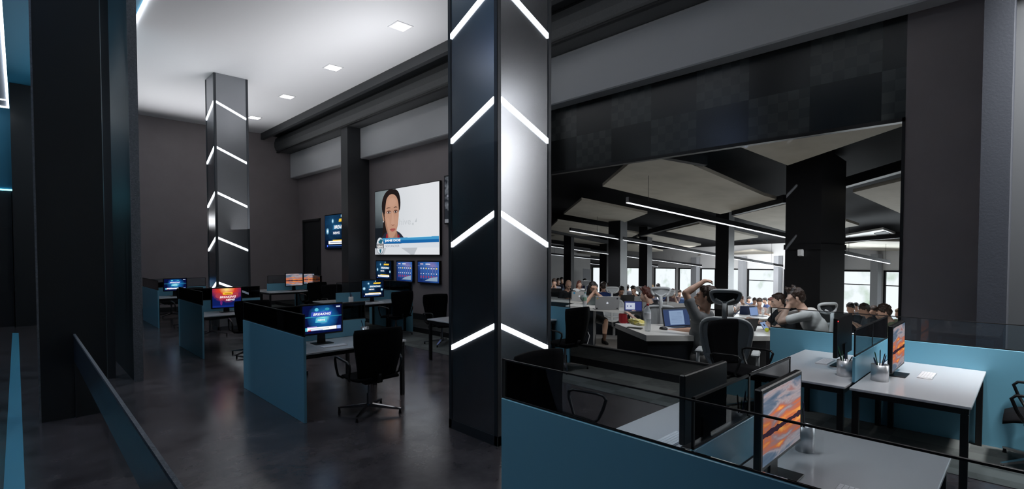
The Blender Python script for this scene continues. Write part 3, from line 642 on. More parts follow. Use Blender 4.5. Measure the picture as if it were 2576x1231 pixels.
# ------------------------------------------------------------------ black office chair
def bl_chair(loc, rz, label):
    r = empty('office_chair', (*loc, 0), rz, 1, label, 'chair', 'black office chairs')
    # seat cushion
    b = MB(); b.smooth = True; n = 9; rings = []
    W, D = .25, .24
    prof = [(-.99, .455), (-.95, .44), (0, .43), (.95, .44), (.99, .455), (.95, .475), (0, .485), (-.95, .475)]
    for j in range(n):
        t = -1+2*j/(n-1); y = t*D; wv = W*(1-.10*t*t) if t < .8 else W*.86; dz = -.03*max(0, t-.4)**2*4+.012*max(0, -t-.5)
        rings.append([(u*wv, y, z+dz) for u, z in prof])
    k = len(prof); vs = [p for rg in rings for p in rg]; fs = [(i*k+j, (i+1)*k+j, (i+1)*k+(j+1) % k, i*k+(j+1) % k) for i in range(n-1) for j in range(k)]
    fs += [list(range(k)), list(range((n-1)*k, n*k))[::-1]]; b.add(vs, fs, True); b.build('seat', M['fabric'], r)
    # backrest: curved slab wider at the top
    b = MB(); rows = 11; cols = 7; V = []
    for th in (0, 1):
        for i in range(rows):
            t = i/(rows-1); z = .47+.58*t; wv = .195+.065*min(1, t*1.4); yb = -.215-.035*math.sin(t*3.14)*.6-.05*t
            if t > .96: wv *= .95
            for j in range(cols):
                u = -1+2*j/(cols-1); V.append((u*wv, yb+.045*u*u-(.03 if th else 0), z-(.01*u*u if i == rows-1 else 0)))
    R_ = rows*cols; fs = []
    for i in range(rows-1):
        for j in range(cols-1):
            a = i*cols+j; fs.append((a, a+1, a+cols+1, a+cols)); fs.append((R_+a, R_+a+cols, R_+a+cols+1, R_+a+1))
    for i in range(rows-1):
        a = i*cols; fs.append((a, a+cols, R_+a+cols, R_+a)); a = i*cols+cols-1; fs.append((a, R_+a, R_+a+cols, a+cols))
    for j in range(cols-1):
        fs.append((j, R_+j, R_+j+1, j+1)); a = (rows-1)*cols+j; fs.append((a, a+1, R_+a+1, R_+a))
    b.add(V, fs, True); b.build('backrest', M['fabric'], r)
    for s_ in (-1, 1):
        b = MB(); x = s_*.285; pts = [(x*.82, .10, .44), (x, .12, .47), (x*1.02, .16, .56), (x*1.02, .19, .655), (x*1.02, .165, .685), (x*1.02, .10, .69), (x*1.02, -.14, .672), (x*1.0, -.185, .65), (x*.98, -.18, .60), (x*.96, -.13, .48), (x*.85, -.08, .44)]
        b.tube(pts, .013, 8); b.build('armrest', M['blackmetal'], r)
    b = MB(); b.box(-.10, .10, -.12, .12, .37, .43, .01); b.cyl((.1, .02, .40), (.27, .02, .40), .012); b.cyl((.25, .02, .40), (.29, .02, .40), .018); b.tube([(0, -.10, .40), (0, -.22, .42), (0, -.26, .52)], .022); b.build('mechanism', M['blackplast'], r)
    b = MB(); b.cyl((0, 0, .09), (0, 0, .24), .028); b.cyl((0, 0, .24), (0, 0, .38), .018); b.build('column', M['chrome'], r)
    b = MB()
    for k in range(4):
        a = PI/4+k*PI/2; u = Vector((math.cos(a), math.sin(a), 0)); v = Vector((-u.y, u.x, 0))
        A = [u*.02+v*.022+Vector((0, 0, .115)), u*.02-v*.022+Vector((0, 0, .115)), u*.02-v*.022+Vector((0, 0, .075)), u*.02+v*.022+Vector((0, 0, .075))]
        B = [u*.34+v*.012+Vector((0, 0, .062)), u*.34-v*.012+Vector((0, 0, .062)), u*.34-v*.012+Vector((0, 0, .045)), u*.34+v*.012+Vector((0, 0, .045))]
        b.hull(A, B)
    b.cyl((0, 0, .07), (0, 0, .13), .032); b.build('star_base', M['chrome'], r)
    for k in range(4):
        a = PI/4+k*PI/2; u = Vector((math.cos(a), math.sin(a), 0)); b = MB(); b.cyl(u*.33+Vector((0, 0, 0)), u*.33+Vector((0, 0, .046)), .016, .010, 10); b.build('glide', M['blackplast'], r)
    return r
ch = bl_chair((2.98, 5.52), math.radians(-4), 'black mesh office chair in the centre foreground, its back to the viewer')
for (x, y, a, l) in [
    (3.24, 2.74, 178, 'black office chair behind the foreground blue partition, next to the big column'),
    (6.45, 2.52, 168, 'black office chair in front of the window left of the white window desk'),
    (6.45, -.10, 0, 'black office chair cut off by the right edge of the picture'),
    (6.42, 5.35, 0, 'black office chair just right of the big column'),
    (6.35, 8.65, 175, 'black office chair just left of the big column, behind a desk corner'),
    (2.95, 8.2, 180, 'black office chair behind the nearest left monitor'),
    (3.12, 10.35, -8, 'black office chair right of the red breaking news monitor'),
    (3.18, 13.4, 180, 'black office chair on the far side of the desk with the red monitor'),
    (6.32, 10.42, 4, 'black office chair in front of the virus slide monitor'),
    (6.30, 13.5, 180, 'black office chair left of the desk under the small wall screens'),
    (3.12, 15.3, 0, 'black office chair in front of the farthest left desk'),
    (3.30, 18.3, 180, 'black office chair on the far side of the farthest left desk'),
    (6.52, 15.55, 3, 'black office chair in front of the far sunset monitors')]:
    dup(ch, (x, y, 0), math.radians(a), l).scale = (1.15, 1.1, 1)
ch.scale = (1.15, 1.1, 1)
# ------------------------------------------------------------------ the big office behind the glass
HM = dict(
 slab=mat('hall_black_slab', (.003, .003, .004), .9, spec=.1), beam=mat('hall_black_beam', (.005, .005, .006), .6, spec=.2),
 panel=mat('beige_acoustic_panel', (.34, .315, .265), .85, noise=(.7, (.42, .39, .33))),
 hfloor=mat('hall_pale_floor', (.30, .29, .28), .5), hdark=mat('hall_dark_carpet', (.02, .022, .024), .8),
 top=mat('hall_white_desktop', (.72, .71, .68), .35), carc=mat('hall_dark_desk_panel', (.006, .008, .012), .6, spec=.2),
 colm=mat('hall_black_column', (.006, .006, .007), .5, spec=.25), wallw=mat('hall_white_wall', (.62, .62, .62), .8), pil=mat('hall_grey_pier', (.30, .31, .33), .7),
 wchair=mat('white_grey_plastic', (.50, .52, .53), .4), gchair=mat('grey_plastic', (.62, .65, .66), .4), mesh=mat('dark_mesh', (.03, .034, .04), .8), gmesh=mat('grey_mesh', (.5, .52, .52), .8), wmesh=mat('pale_mesh', (.42, .44, .45), .8),
 alu=mat('laptop_aluminium', (.55, .55, .55), .35, metal=.3), blk=mat('laptop_black', (.015, .015, .017), .4),
)
def hz(p, zin=0.0): return Vector((p.x, p.y, hall_z(p.x, p.y, zin)))
def slab(name, zin, th, m, corners):
    b = MB(); P = [Vector((x, y, hall_z(x, y, zin))) for x, y in corners]; b.prism(P, (0, 0, -th)); return b.build(name, m)
XG = XW+.21
far = [(XG, -30), (XG, 45), (75, 60), (75, -30)]
struct(slab('floor_hall', 0, .1, HM['hfloor'], far)); struct(slab('ceiling_hall', 3.75, -.1, HM['slab'], far))
# dark carpet strip near the glass
struct(slab('floor_hall_carpet', .006, .01, HM['hdark'], [(XG, -5), (XG, 14), (13.2, 14), (13.2, -5)]))
# window wall of the hall
W0 = PD(2330, 740, 30.5); W1 = PD(1500, 720, 72.0); WD = (W1-W0); WN = Vector((-WD.y, WD.x, 0)).normalized()
if WN.dot(FH) < 0: WN = -WN
def onwall(px):
    r = ray(px, 700); r = Vector((r.x, r.y, 0)); den = r.x*WD.y-r.y*WD.x; k = (W0.x*WD.y-W0.y*WD.x)/den; return Vector((r.x*k, r.y*k, 0))
def wallpiece(b, pa, pb, za, zb, off=0, th=.3):
    A, B = onwall(pa), onwall(pb); o_ = WN*off
    q = [Vector((A.x, A.y, hall_z(A.x, A.y, za)))+o_, Vector((B.x, B.y, hall_z(B.x, B.y, za)))+o_, Vector((B.x, B.y, hall_z(B.x, B.y, zb)))+o_, Vector((A.x, A.y, hall_z(A.x, A.y, zb)))+o_]
    b.prism(q, WN*th)
ZT = 2.62; ZS = .45
b = MB(); wallpiece(b, 1480, 2340, ZT, 3.75); wallpiece(b, 1480, 2340, 0, ZS)
wins = [(1490, 1514), (1575, 1608), (1646, 1700), (1707, 1750), (1762, 1800), (1812, 1868), (1880, 1960), (1972, 2060), (2110, 2204), (2223, 2320)]
e = 1480
for a, c in wins: wallpiece(b, e, a, ZS, ZT); e = c
wallpiece(b, e, 2340, ZS, ZT); struct(b.build('wall_hall_window_side', HM['wallw']))
def pane_mat():
    def f(nt):
        tc = nt.nodes.new('ShaderNodeTexCoord'); n = nt.nodes.new('ShaderNodeTexNoise'); n.inputs['Scale'].default_value = .55; n.inputs['Detail'].default_value = 6
        nt.links.new(tc.outputs['Object'], n.inputs[0]); r = nt.nodes.new('ShaderNodeValToRGB'); e = r.color_ramp.elements
        e[0].position = .56; e[0].color = (.80, .84, .86, 1); e[1].position = .74; e[1].color = (.38, .50, .36, 1); nt.links.new(n.outputs[0], r.inputs[0]); return r.outputs[0], 1.6
    return ramp_emit('daylight_pane', f)
PM = pane_mat()
for i, (a, c) in enumerate(wins):
    b = MB(); f = .10; n = max(1, 0)
    A, B = onwall(a), onwall(c); L = (B-A).length; t = .10/L*(c-a)
    wallpiece(b, a, a+t, ZS, ZT, -.03, .2); wallpiece(b, c-t, c, ZS, ZT, -.03, .2); wallpiece(b, a, c, ZS, ZS+.06, -.03, .2); wallpiece(b, a, c, ZT-.06, ZT, -.03, .2)
    if c-a > 60: wallpiece(b, a+(c-a)*.0, c, ZT-.55, ZT-.52, -.03, .2)
    fo = b.build('window_%d' % (i+2), HM['beam']); struct(fo)
    b = MB(); wallpiece(b, a, c, ZS, ZT, .1, .02); b.build('pane', PM, fo)
for a, c in ((2203, 2222), (1868, 1880), (1958, 1970), (1748, 1762), (2062, 2120)):
    b = MB(); wallpiece(b, a, c, 0, 3.2, -.5, .4); tag(b.build('grey_pier', HM['pil']), 'grey pier between daylight windows, %s' % {2203: 'right of the large black column', 1868: 'right of the raised arm man', 1958: 'just left of the large black column', 1748: 'left of the raised arm man', 2062: 'behind the large black column'}[a], 'pier')
# far end wall, left
b = MB(); A = PD(1330, 700, 62); B = PD(1485, 700, 66)
q = [hz(A, 0), hz(B, 0), hz(B, 3.75), hz(A, 3.75)]; b.prism(q, FH*.3); struct(b.build('wall_hall_far', HM['wallw']))
b = MB(); A = PD(1467, 700, 61); B = PD(1487, 700, 61.5); b.prism([hz(A, 0), hz(B, 0), hz(B, 2.2), hz(A, 2.2)], FH*.2); struct(b.build('door_2', HM['pil']))
# lights in the hall (unseen fill spots added to brighten it, daylight from the windows)
for x_, d_, e_ in ((1480, 17, 420), (1640, 12.0, 300), (1900, 9.6, 260), (2110, 10.0, 300), (2240, 11.5, 200), (1450, 30, 420), (1600, 40, 900), (1740, 34, 800), (1920, 26, 520), (2160, 24, 380), (1780, 52, 1200)):
    p = PD(x_, 600, d_); z_ = hall_z(p.x, p.y, 3.0 if d_ < 20 else 2.6); q_ = p+FH*(2.0 if d_ < 20 else 0); lamp('hall_lamp', 'SPOT', (p.x, p.y, z_), e_*(1.3 if d_ > 20 else 1), (.97, .98, 1), .35, None, (q_.x, q_.y, z_-4), spot=155, blend=.6)
c = (onwall(1900)+onwall(2200))*.5; lamp('window_daylight', 'AREA', (c.x-WN.x*1, c.y-WN.y*1, hall_z(c.x, c.y, 1.9)), 1500, (.9, .97, 1), 14, 4, (c.x-WN.x*12, c.y-WN.y*12, hall_z(c.x, c.y, .5)))
c = onwall(2300); lamp('window_daylight', 'AREA', (c.x-WN.x*1, c.y-WN.y*1, hall_z(c.x, c.y, 1.9)), 900, (.9, .97, 1), 8, 4, (14, 1, 0))
lamp('hall_ceiling_wash', 'AREA', (20, 7, -1.0), 260, (1, .96, .88), 14, 16, (20, 7, 6))  # upward fill added to brighten the ceiling panels

p = PD(1800, 600, 40); lamp('hall_far_lamp', 'AREA', (p.x, p.y, hall_z(p.x, p.y, 2.9)), 800, (1, 1, 1), 9, 2, tuple(onwall(1850)+Vector((0, 0, hall_z(onwall(1850).x, onwall(1850).y, 1.4)))), spread=150)  # added light facing the window wall to brighten it, no real lamp
# ceiling panels, traced on the panel plane
ZP = 3.30
def c4(x, y): return (1387+x*.38996, 280+y*.38996)
panels = [([(330, 485), (560, 290), (640, 230), (1370, 545), (1480, 575), (1090, 665)], 'large beige panel above the nearest pendant lamp'),
 ([(80, 665), (195, 573), (620, 660), (440, 730)], 'beige panel with a cable in front, left of the nearest pendant lamp'),
 ([(-60, 800), (40, 708), (565, 790), (520, 812)], 'long beige panel beside the left frame edge of the window'),
 ([(-60, 790+30), (40, 800), (370, 850), (310, 868)], 'narrow beige panel near the big lit column, below the long one'),
 ([(740, 775), (955, 728), (1335, 815), (1110, 845)], 'beige panel below the middle of the nearest pendant lamp'),
 ([(550, 815), (620, 800), (965, 865), (890, 880)], 'slim beige panel above the second pendant lamp'),
 ([(1170, 680), (1515, 600), (1515, 775)], 'beige panel touching the large black column'),
 ([(1215, 230), (2300, 40), (2300, 85), (1525, 350)], 'long beige wedge panel at the top right of the window'),
 ([(1945, 525), (2300, 440), (2300, 680)], 'beige panel at the right edge right of the large black column'),
 ([(1900, 710), (1985, 738), (1880, 755)], 'small beige panel corner right of the large black column'),
 ([(1880, 860), (2040, 838), (2300, 842), (2300, 920), (1880, 880)], 'beige panel above the short pendant lamp at the right'),
 ([(490, 862), (560, 868), (720, 903), (600, 912), (490, 900)], 'small beige panel right of the slim left column'),
 ([(1130, 920), (1300, 900), (1500, 930), (1500, 978)], 'beige panel left of the large black column above the far lamps'),
 ([(750, 955), (960, 930), (1060, 950), (900, 975)], 'small far beige panel in the middle'),
 ([(150, 920), (240, 908), (370, 930), (370, 945)], 'small far beige panel at the left')]
for i, (pts, l) in enumerate(panels):
    P = [PH(*c4(*p), ZP) for p in pts]; b = MB(); b.prism(P, (0, 0, .12)); tag(b.build('ceiling_panel', HM['panel']), l, 'ceiling panel', 'beige ceiling panels in the big office')
# black beams between the panels
def beam(pa, pb, zin, w, h, m, name):
    A = PH(*pa, zin); B = PH(*pb, zin); d = (B-A); s_ = Vector((d.y, -d.x, 0)).normalized()*w/2; b = MB()
    b.hull([A-s_, A+s_, A+s_+Vector((0, 0, h)), A-s_+Vector((0, 0, h))], [B-s_, B+s_, B+s_+Vector((0, 0, h)), B-s_+Vector((0, 0, h))]); return b.build(name, m)
for i, (a, c, zz, l) in enumerate([((1180, 672), (1515, 590), 3.2, 'beside the large black column'), ((570, 808), (960, 712), 3.22, 'under the middle of the ceiling'), ((-40, 775), (380, 860), 3.2, 'at the left near the lit column'), ((1700, 860), (2300, 815), 3.15, 'right of the large black column'), ((700, 300), (990, 352), 3.25, 'right of the big beige panel top'), ((1650, 560), (2300, 380), 3.3, 'at the top right')]):
    tag(beam(c4(*a), c4(*c), zz, .25, .3, HM['beam'], 'ceiling_beam'), 'black ceiling beam '+l, 'beam')
r = PH(*c4(1900, 815), 3.28)
b = MB(); P = [PH(*c4(*p), 3.26) for p in [(1898, 805), (2140, 763), (2242, 800), (1900, 833)]]; b.prism(P, (0, 0, .1)); o = b.build('air_conditioner', mat('hall_white_metal', (.6, .6, .58), .5)); tag(o, 'white ceiling cassette air conditioner at the right', 'air conditioner')
b = MB(); P = [PH(*c4(*p), 3.25) for p in [(2080, 790), (2150, 775), (2200, 798), (2110, 808)]]; b.prism(P, (0, 0, .05)); b.build('grille', HM['beam'], o)

# pendant lamps
def pendant(pa, pb, label, zin=2.70, w=.125, m=None, cables=True):
    A = PH(*pa, zin); B = PH(*pb, zin); d = B-A; L = d.length; u = d.normalized(); s_ = Vector((d.y, -d.x, 0)).normalized()
    r = empty('pendant_lamp', A, 0, 1, label, 'pendant lamp', 'long pendant lamps'); Z = Vector((0, 0, 1)); O = Vector((0, 0, 0)); E_ = B-A
    def bar(w_, z0, z1, nm, mm):
        b = MB(); q = lambda P: [P-s_*w_/2+Z*z0, P+s_*w_/2+Z*z0, P+s_*w_/2+Z*z1, P-s_*w_/2+Z*z1]; b.hull(q(O), q(E_)); b.build(nm, mm, r)
    bar(w, .02, .20, 'housing', HM['beam']); bar(w*.85, 0, .02, 'light_tube', m or M['lampw'])
    if cables:
        for t in (.09, .91):
            p = O+E_*t; b = MB(); b.cyl(p+Z*.2, p+Z*(S*(3.7-zin)), .008, n=5); b.build('cable', HM['beam'], r)
    return r
pendant((1578, 511), (2023, 609), 'longest and nearest bright pendant lamp over the big office', w=.13)
pendant((1434, 582), (1975, 674), 'second long pendant lamp, below the nearest one')
pendant((1380, 620), (1815, 678), 'third pendant lamp running to the middle black column')
pendant((1380, 640.5), (1546, 658), 'fourth pendant lamp at the left, ending before the slim column')
for a, c, l in [((0, 957), (370, 997), 'fifth pendant lamp at the left, under the fourth'), ((0, 985), (240, 1012), 'sixth pendant lamp at the left, under the fifth'), ((570, 990), (775, 1010), 'short pendant lamp between the slim columns'),
      ((375, 1000), (625, 1025), 'short pendant lamp left of the slim middle column'), ((625, 1043), (1000, 1085), 'far thin pendant lamp above the crowd'), ((780, 1037), (1122, 1080), 'far thin pendant lamp left of the raised arm man'),
      ((1275, 1025), (1490, 1072), 'far pendant lamp left of the large black column'), ((1130, 1066), (1500, 1105), 'lowest far pendant lamp right of the raised arm man'), ((1890, 925), (2180, 985), 'short bright pendant lamp right of the large black column'), ((1880, 1066), (2250, 1128), 'far pendant lamp across the right windows'),
      ((0, 1008), (85, 1018), 'small far pendant lamp at the left edge'), ((200, 1010), (285, 1030), 'small far pendant lamp near the left grey wall')]:
    pendant(c4(*a), c4(*c), l, w=.11, m=M['lampw'] if 'short' in l or 'ifth' in l or 'sixth' in l else M['lampf'], cables='short bright' in l)
# columns
def hcol(pl, dl, pm, dm, pr, dr, label, name='black_column'):
    A, B, C_ = PD(pl, 700, dl), PD(pm, 700, dm), PD(pr, 700, dr); D_ = A+C_-B
    r = empty(name, hz(B), 0, 1, label, 'column', 'black columns in the big office'); o = hz(B)
    b = MB(); q = [A, B, C_, D_]; b.hull([hz(p, 0)-o for p in q], [hz(p, 3.7)-o for p in q]); b.build('shaft', HM['colm'], r)
    return r, (A, B, C_, D_), o
r, q, o = hcol(1974, 16.3, 2063, 15.0, 2124, 16.4, 'large black column behind the man in the white shirt')
cen = (q[0]+q[2])/2; b = MB(); k = [cen+(p-cen)*1.05 for p in q]
def zpx(y, d): return CAMZ+(HOR-y)/F*d
b.hull([Vector((p.x, p.y, zpx(628, 15)))-o for p in k], [Vector((p.x, p.y, zpx(614, 15)))-o for p in k]); b.build('collar', HM['beam'], r)
b = MB(); t = (q[1]-q[0]).normalized(); nn = Vector((t.y, -t.x, 0)); p = q[0]+(q[1]-q[0])*.5+nn*.02; p = Vector((p.x, p.y, 0))
zc = zpx(636, 15.4)
b.hull([p-t*.085+Vector((0, 0, zc-.11))-o, p+t*.085+Vector((0, 0, zc-.11))-o, p+t*.085+Vector((0, 0, zc+.11))-o, p-t*.085+Vector((0, 0, zc+.11))-o], [v+nn*.08 for v in [p-t*.07+Vector((0, 0, zc-.09))-o, p+t*.07+Vector((0, 0, zc-.09))-o, p+t*.07+Vector((0, 0, zc+.09))-o, p-t*.07+Vector((0, 0, zc+.09))-o]]); b.build('speaker_box', mat('white_box', (.7, .7, .7), .4), r)
for a in [(1530, 31, 1560, 30, 1577, 31, 'black column behind the bearded man, between left lamps'), (1607, 38, 1628, 37.5, 1640, 38, 'slim black column right of the bearded man'), (1799, 27, 1832, 26, 1846, 27, 'black column behind the raised arm man'),
          (1418, 42, 1436, 41.5, 1444, 42, 'slim black column above the bald man'), (1508, 48, 1526, 47, 1532, 48, 'farthest slim black column left of the bearded man column')]:
    hcol(*a)

# ---- desks in the hall
def hdesk(pts, zin, label, th=.09, legs=None, carc=None):
    P = [PH(*p, zin) for p in pts]; c0 = sum(P, Vector())/len(P); c0 = Vector((c0.x, c0.y, hall_z(c0.x, c0.y)))
    r = empty('bench_desk', c0, 0, 1, label, 'desk', 'white desks in the big office')
    b = MB(); b.prism([p-c0 for p in P], (0, 0, -th)); b.build('tabletop', HM['top'], r)
    for name, cp in (carc or []):
        Q = [PH(*p, zin) for p in cp]; b = MB(); cc = sum(Q, Vector())/len(Q); Q = [cc+(p-cc)*.985 for p in Q]
        b.hull([Vector((p.x, p.y, hall_z(p.x, p.y, .0)))-c0 for p in Q], [p-c0-Vector((0, 0, th+.002)) for p in Q]); b.build(name, HM['carc'], r)
    return r
hdesk([(1548, 814), (1626, 844), (2010, 847), (2000, 822), (1760, 817.5)], .675, 'nearest white desk with the snack bag, bottle and open laptop', .11, None, [('desk_panel', [(1550, 815), (1627, 843.5), (1930, 846), (1930, 838), (1600, 818)])])
hdesk([(1423, 769), (1620, 787), (1700, 795), (1705, 786), (1640, 778), (1448, 763)], .74, 'long white desk of the bearded man', .09, None, [('desk_panel', [(1425, 769), (1493, 775.3), (1500, 769), (1448, 763.5)])])
hdesk([(1375, 753), (1582, 768.5), (1582, 759), (1375, 746)], .74, 'white desk of the bald man behind the bearded man', .09, None, [('desk_panel', [(1378, 753), (1580, 768), (1580, 764), (1378, 749)])])
hdesk([(1375, 741), (1470, 746), (1470, 741), (1375, 736)], .74, 'far white desk at the left edge of the window', .08, None, [('desk_panel', [(1375, 741), (1470, 746), (1470, 744), (1375, 739)])])
hdesk([(1640, 771), (1760, 777), (1760, 767), (1640, 762)], .74, 'far white desk behind the white chairs', .08, None, [('desk_panel', [(1640, 771), (1760, 777), (1760, 774), (1640, 768)])])
hdesk([(1845, 798), (1990, 806), (1990, 789), (1860, 783)], .74, 'far white desk with the yellow ball beyond the raised arm man', .08, None, [('desk_panel', [(1850, 797), (1985, 804), (1985, 800), (1850, 793)])])
hdesk([(2138, 846), (2330, 860), (2330, 846), (2138, 838)], .74, 'white desk at the right in front of the man in green', .08, None, [('desk_panel', [(2138, 846), (2320, 859), (2320, 855), (2138, 843)])])

# ---- things on the desks
def laptop(px, py, zin, face, label, lid=None, kind=None, w=.34, ang=20, logo=True, stick=None, sc_=1.0, dz=0):
    p = PH(px, py, zin); r = empty('laptop', p+Vector((0, 0, .004+dz)), AZ+math.radians(face)-PI/2, S*sc_, label, 'laptop')
    lid = lid or HM['alu']; b = MB(); b.box(-w/2, w/2, -.23, 0, 0, .014, .004); b.build('base', lid, r)
    b = MB(); b.box(-w*.42, w*.42, -.13, -.02, .014, .0165); b.build('keys', HM['blk'], r)
    a = math.radians(ang); T = Matrix.Rotation(-a, 4, 'X'); b = MB(); b.T = T; b.box(-w/2, w/2, -.004, .004, .006, .235, .003); lo = b.build('lid', lid, r)
    if kind:
        b = MB(); b.T = T; b.mat(HM['blk']); b.box(-w/2+.004, w/2-.004, -.0052, -.004, .008, .231); b.mat(em(*kind[0])); b.box(-w/2+.014, w/2-.014, -.0058, -.005, .02, .222)
        for (u0, u1, v0, v1, c_) in kind[1]:
            b.mat(em(*c_)); b.box(-w/2+.014+u0*(w-.028), -w/2+.014+u1*(w-.028), -.0064, -.0057, .02+v0*.202, .02+v1*.202)
        b.build('display', None, lo)
    if logo:
        b = MB(); b.T = T; b.smooth = True; b.ell((-.006, .0043, .122), (.011, .0012, .014)); b.ell((.006, .0043, .122), (.011, .0012, .014)); b.ell((.003, .0043, .143), (.004, .0012, .006)); b.build('logo', em((.9, .92, 1), .9), lo)
    for (u, v, rr, c_) in (stick or []):
        b = MB(); b.T = T; b.cyl((u, .0042, v), (u, .0052, v), rr, n=16); b.build('sticker', mat('sticker_%d' % int(sum(c_)*1000+c_[0]*99), c_, .5), lo)
    return r
laptop(1527, 781, .74, 180, 'silver laptop with small stickers in front of the bearded man', w=.40, ang=12, stick=[(.165, .205, .012, (.7, .5, .05)), (-.16, .20, .014, (.05, .05, .06)), (.17, .03, .013, (.03, .03, .03)), (-.165, .03, .010, (.03, .03, .03))])
laptop(1457, 758.5, .74, 180, 'silver laptop with round blue stickers in front of the bald man', w=.36, ang=14, stick=[(.12, .20, .024, (.03, .30, .55)), (-.13, .20, .022, (.03, .30, .55))])
doc = [((.08, .13, .30), .6), [(.22, .78, .05, .88, ((.35, .48, .70), .9)), (.0, 1, .93, 1, ((.12, .15, .2), .5))]+[(.28, .70, .75-.08*k, .765-.08*k, ((.18, .25, .45), .7)) for k in range(8)]]
laptop(1705, 824, .675, 18, 'black laptop with a document open on the nearest white desk', HM['blk'], doc, .38, 14, False, sc_=1.12)
laptop(1593, 784, .74, -10, 'dark laptop with a white and blue page behind the near bottle', HM['blk'], [((.06, .08, .30), .7), [(.05, .6, .1, .85, ((.75, .8, .95), .9)), (.12, .2, .4, .55, ((.02, .03, .3), .9)), (.32, .4, .4, .55, ((.02, .03, .3), .9))]], .40, 14, False, sc_=.78)
laptop(1878, 836, .675, 200, 'black laptop seen from behind, right of the grey headrest chair', HM['blk'], None, .38, 18, False, sc_=.85)
laptop(1930, 830, .675, 42, 'laptop with a pale blue page left of the blue partition', HM['blk'], [((.35, .48, .75), .9), [(.35, .55, .4, .75, ((.02, .03, .08), .9))]], .36, 35, False, sc_=.62)
laptop(1703, 790, .74, 175, 'silver laptop behind the doc laptop', w=.40, ang=15, sc_=.9)
laptop(1398, 747, .74, 175, 'dark laptop at the left edge of the big office window', HM['blk'], None, .42, 14, False)
laptop(1878, 793, .74, 182, 'dark blue laptop beyond the raised arm man', mat('navy_lid', (.02, .04, .12), .5), None, .38, 12, False)
laptop(1898, 796, .74, 30, 'small blue-lit laptop left of the black shirt arm', HM['blk'], [((.35, .5, .85), .8), []], .34, 12, False)
laptop(1578, 764, .74, 180, 'small dark laptop right of the grey shirt man', HM['blk'], None, .36, 14, False)
def pet(c):
    m = mat('pet_%d' % int(sum(c)*100), c, .15); m.node_tree.nodes['Principled BSDF'].inputs['Alpha'].default_value = .45; return m
def bottle(px, py, zin, h, rr, label, body=(.8, .85, .88), cap=(.5, .02, .02), lab=(.75, .76, .78), sc_=1):
    p = PH(px, py, zin); r = empty('water_bottle', p+Vector((0, 0, .003)), 0, S*sc_, label, 'bottle', 'water bottles')
    b = MB(); b.lathe([(rr*.85, 0), (rr, .01), (rr, h*.35), (rr*.93, h*.4), (rr, h*.45), (rr, h*.68), (rr*.75, h*.78), (rr*.38, h*.88), (rr*.36, h*.93)], n=18); b.build('body', pet(body), r)
    b = MB(); b.lathe([(rr*1.01, h*.44), (rr*1.02, h*.45), (rr*1.02, h*.66), (rr*1.01, h*.67)], n=18); b.build('paper_label', mat('label_%d' % int(sum(lab)*1000), lab, .6), r)
    b = MB(); b.lathe([(rr*.42, h*.93), (rr*.42, h), (0.001, h)], n=14); b.build('cap', mat('cap_%d' % int(sum(cap)*1000), cap, .4), r)
bottle(1629, 833, .675, .27, .032, 'clear water bottle with a red cap on the nearest white desk', lab=(.85, .86, .9), sc_=1.12)
bottle(1471, 774, .74, .26, .036, 'water bottle with a green label in front of the bearded man', lab=(.25, .42, .30), cap=(.1, .2, .15))
bottle(1416, 751, .74, .26, .034, 'blue water bottle at the left before the bald man', body=(.45, .6, .75), lab=(.12, .2, .35), cap=(.1, .15, .3))
bottle(1919, 795, .74, .22, .035, 'small far clear bottle above the yellow ball', cap=(.6, .6, .6))
def ball(px, py, zin, r_, label, c=(.55, .60, .03)):
    p = PH(px, py, zin); b = MB(); b.ell((0, 0, r_), r_, n=20, m=14); o = b.build('yellow_ball', mat('ball_yellow', c, .6, noise=(60, (.65, .7, .06)))); o.location = p+Vector((0, 0, .004)); tag(o, label, 'ball', 'yellow balls')
ball(1929, 836, .675, .058, 'yellow ball on the desk beside the blue partition'); ball(1429, 751.5, .74, .065, 'small yellow ball in front of the bald man')
p = PH(1669, 830, .675); b = MB(); b.smooth = True; b.ell((0, 0, .012), (.04*S, .055*S, .024*S)); o = b.build('computer_mouse', HM['blk']); o.location = p+Vector((0, 0, .012)); o.rotation_euler = (0, 0, AZ-.9); tag(o, 'black computer mouse between the bottle and the document laptop', 'computer mouse')
# snack bag
p = PH(1603, 826, .675); b = MB(); rd = random.Random(3); n, m_ = 16, 9; vs = []; fs = []
for j in range(m_+1):
    for i in range(n):
        t = j/m_; a = 2*PI*i/n; pin = (math.sin(PI*t)**.45 if 0 < t < 1 else .12); rr = .065*pin*(1+.18*math.sin(3*a+5*t)+rd.uniform(-.08, .08))
        vs.append((-.16+.32*t, rr*1.1*math.cos(a), .055+rr*.8*math.sin(a)+(.05*(1-t))))
for j in range(m_):
    for i in range(n): fs.append((j*n+i, j*n+(i+1) % n, (j+1)*n+(i+1) % n, (j+1)*n+i))
fs += [list(range(n)), list(range(m_*n, (m_+1)*n))[::-1]]; b.add(vs, fs, False)
o = b.build('snack_bag', mat('yellow_foil', (.85, .68, .04), .35, noise=(14, (.85, .85, .6)))); o.location = p+Vector((0, 0, .02)); o.rotation_euler = (0, 0, AZ-PI/2-.5); o.scale = (1.35,)*3; tag(o, 'crumpled yellow snack bag on the corner of the nearest white desk', 'snack bag')
p = PH(1596, 827, .675); b = MB(); b.box(-.16, .16, -.09, .09, 0, .018, .006); o = b.build('phone', HM['blk']); o.location = p+Vector((0, 0, .002)); o.rotation_euler = (0, 0, AZ-PI/2-.5); tag(o, 'dark phone lying under the yellow snack bag', 'phone')
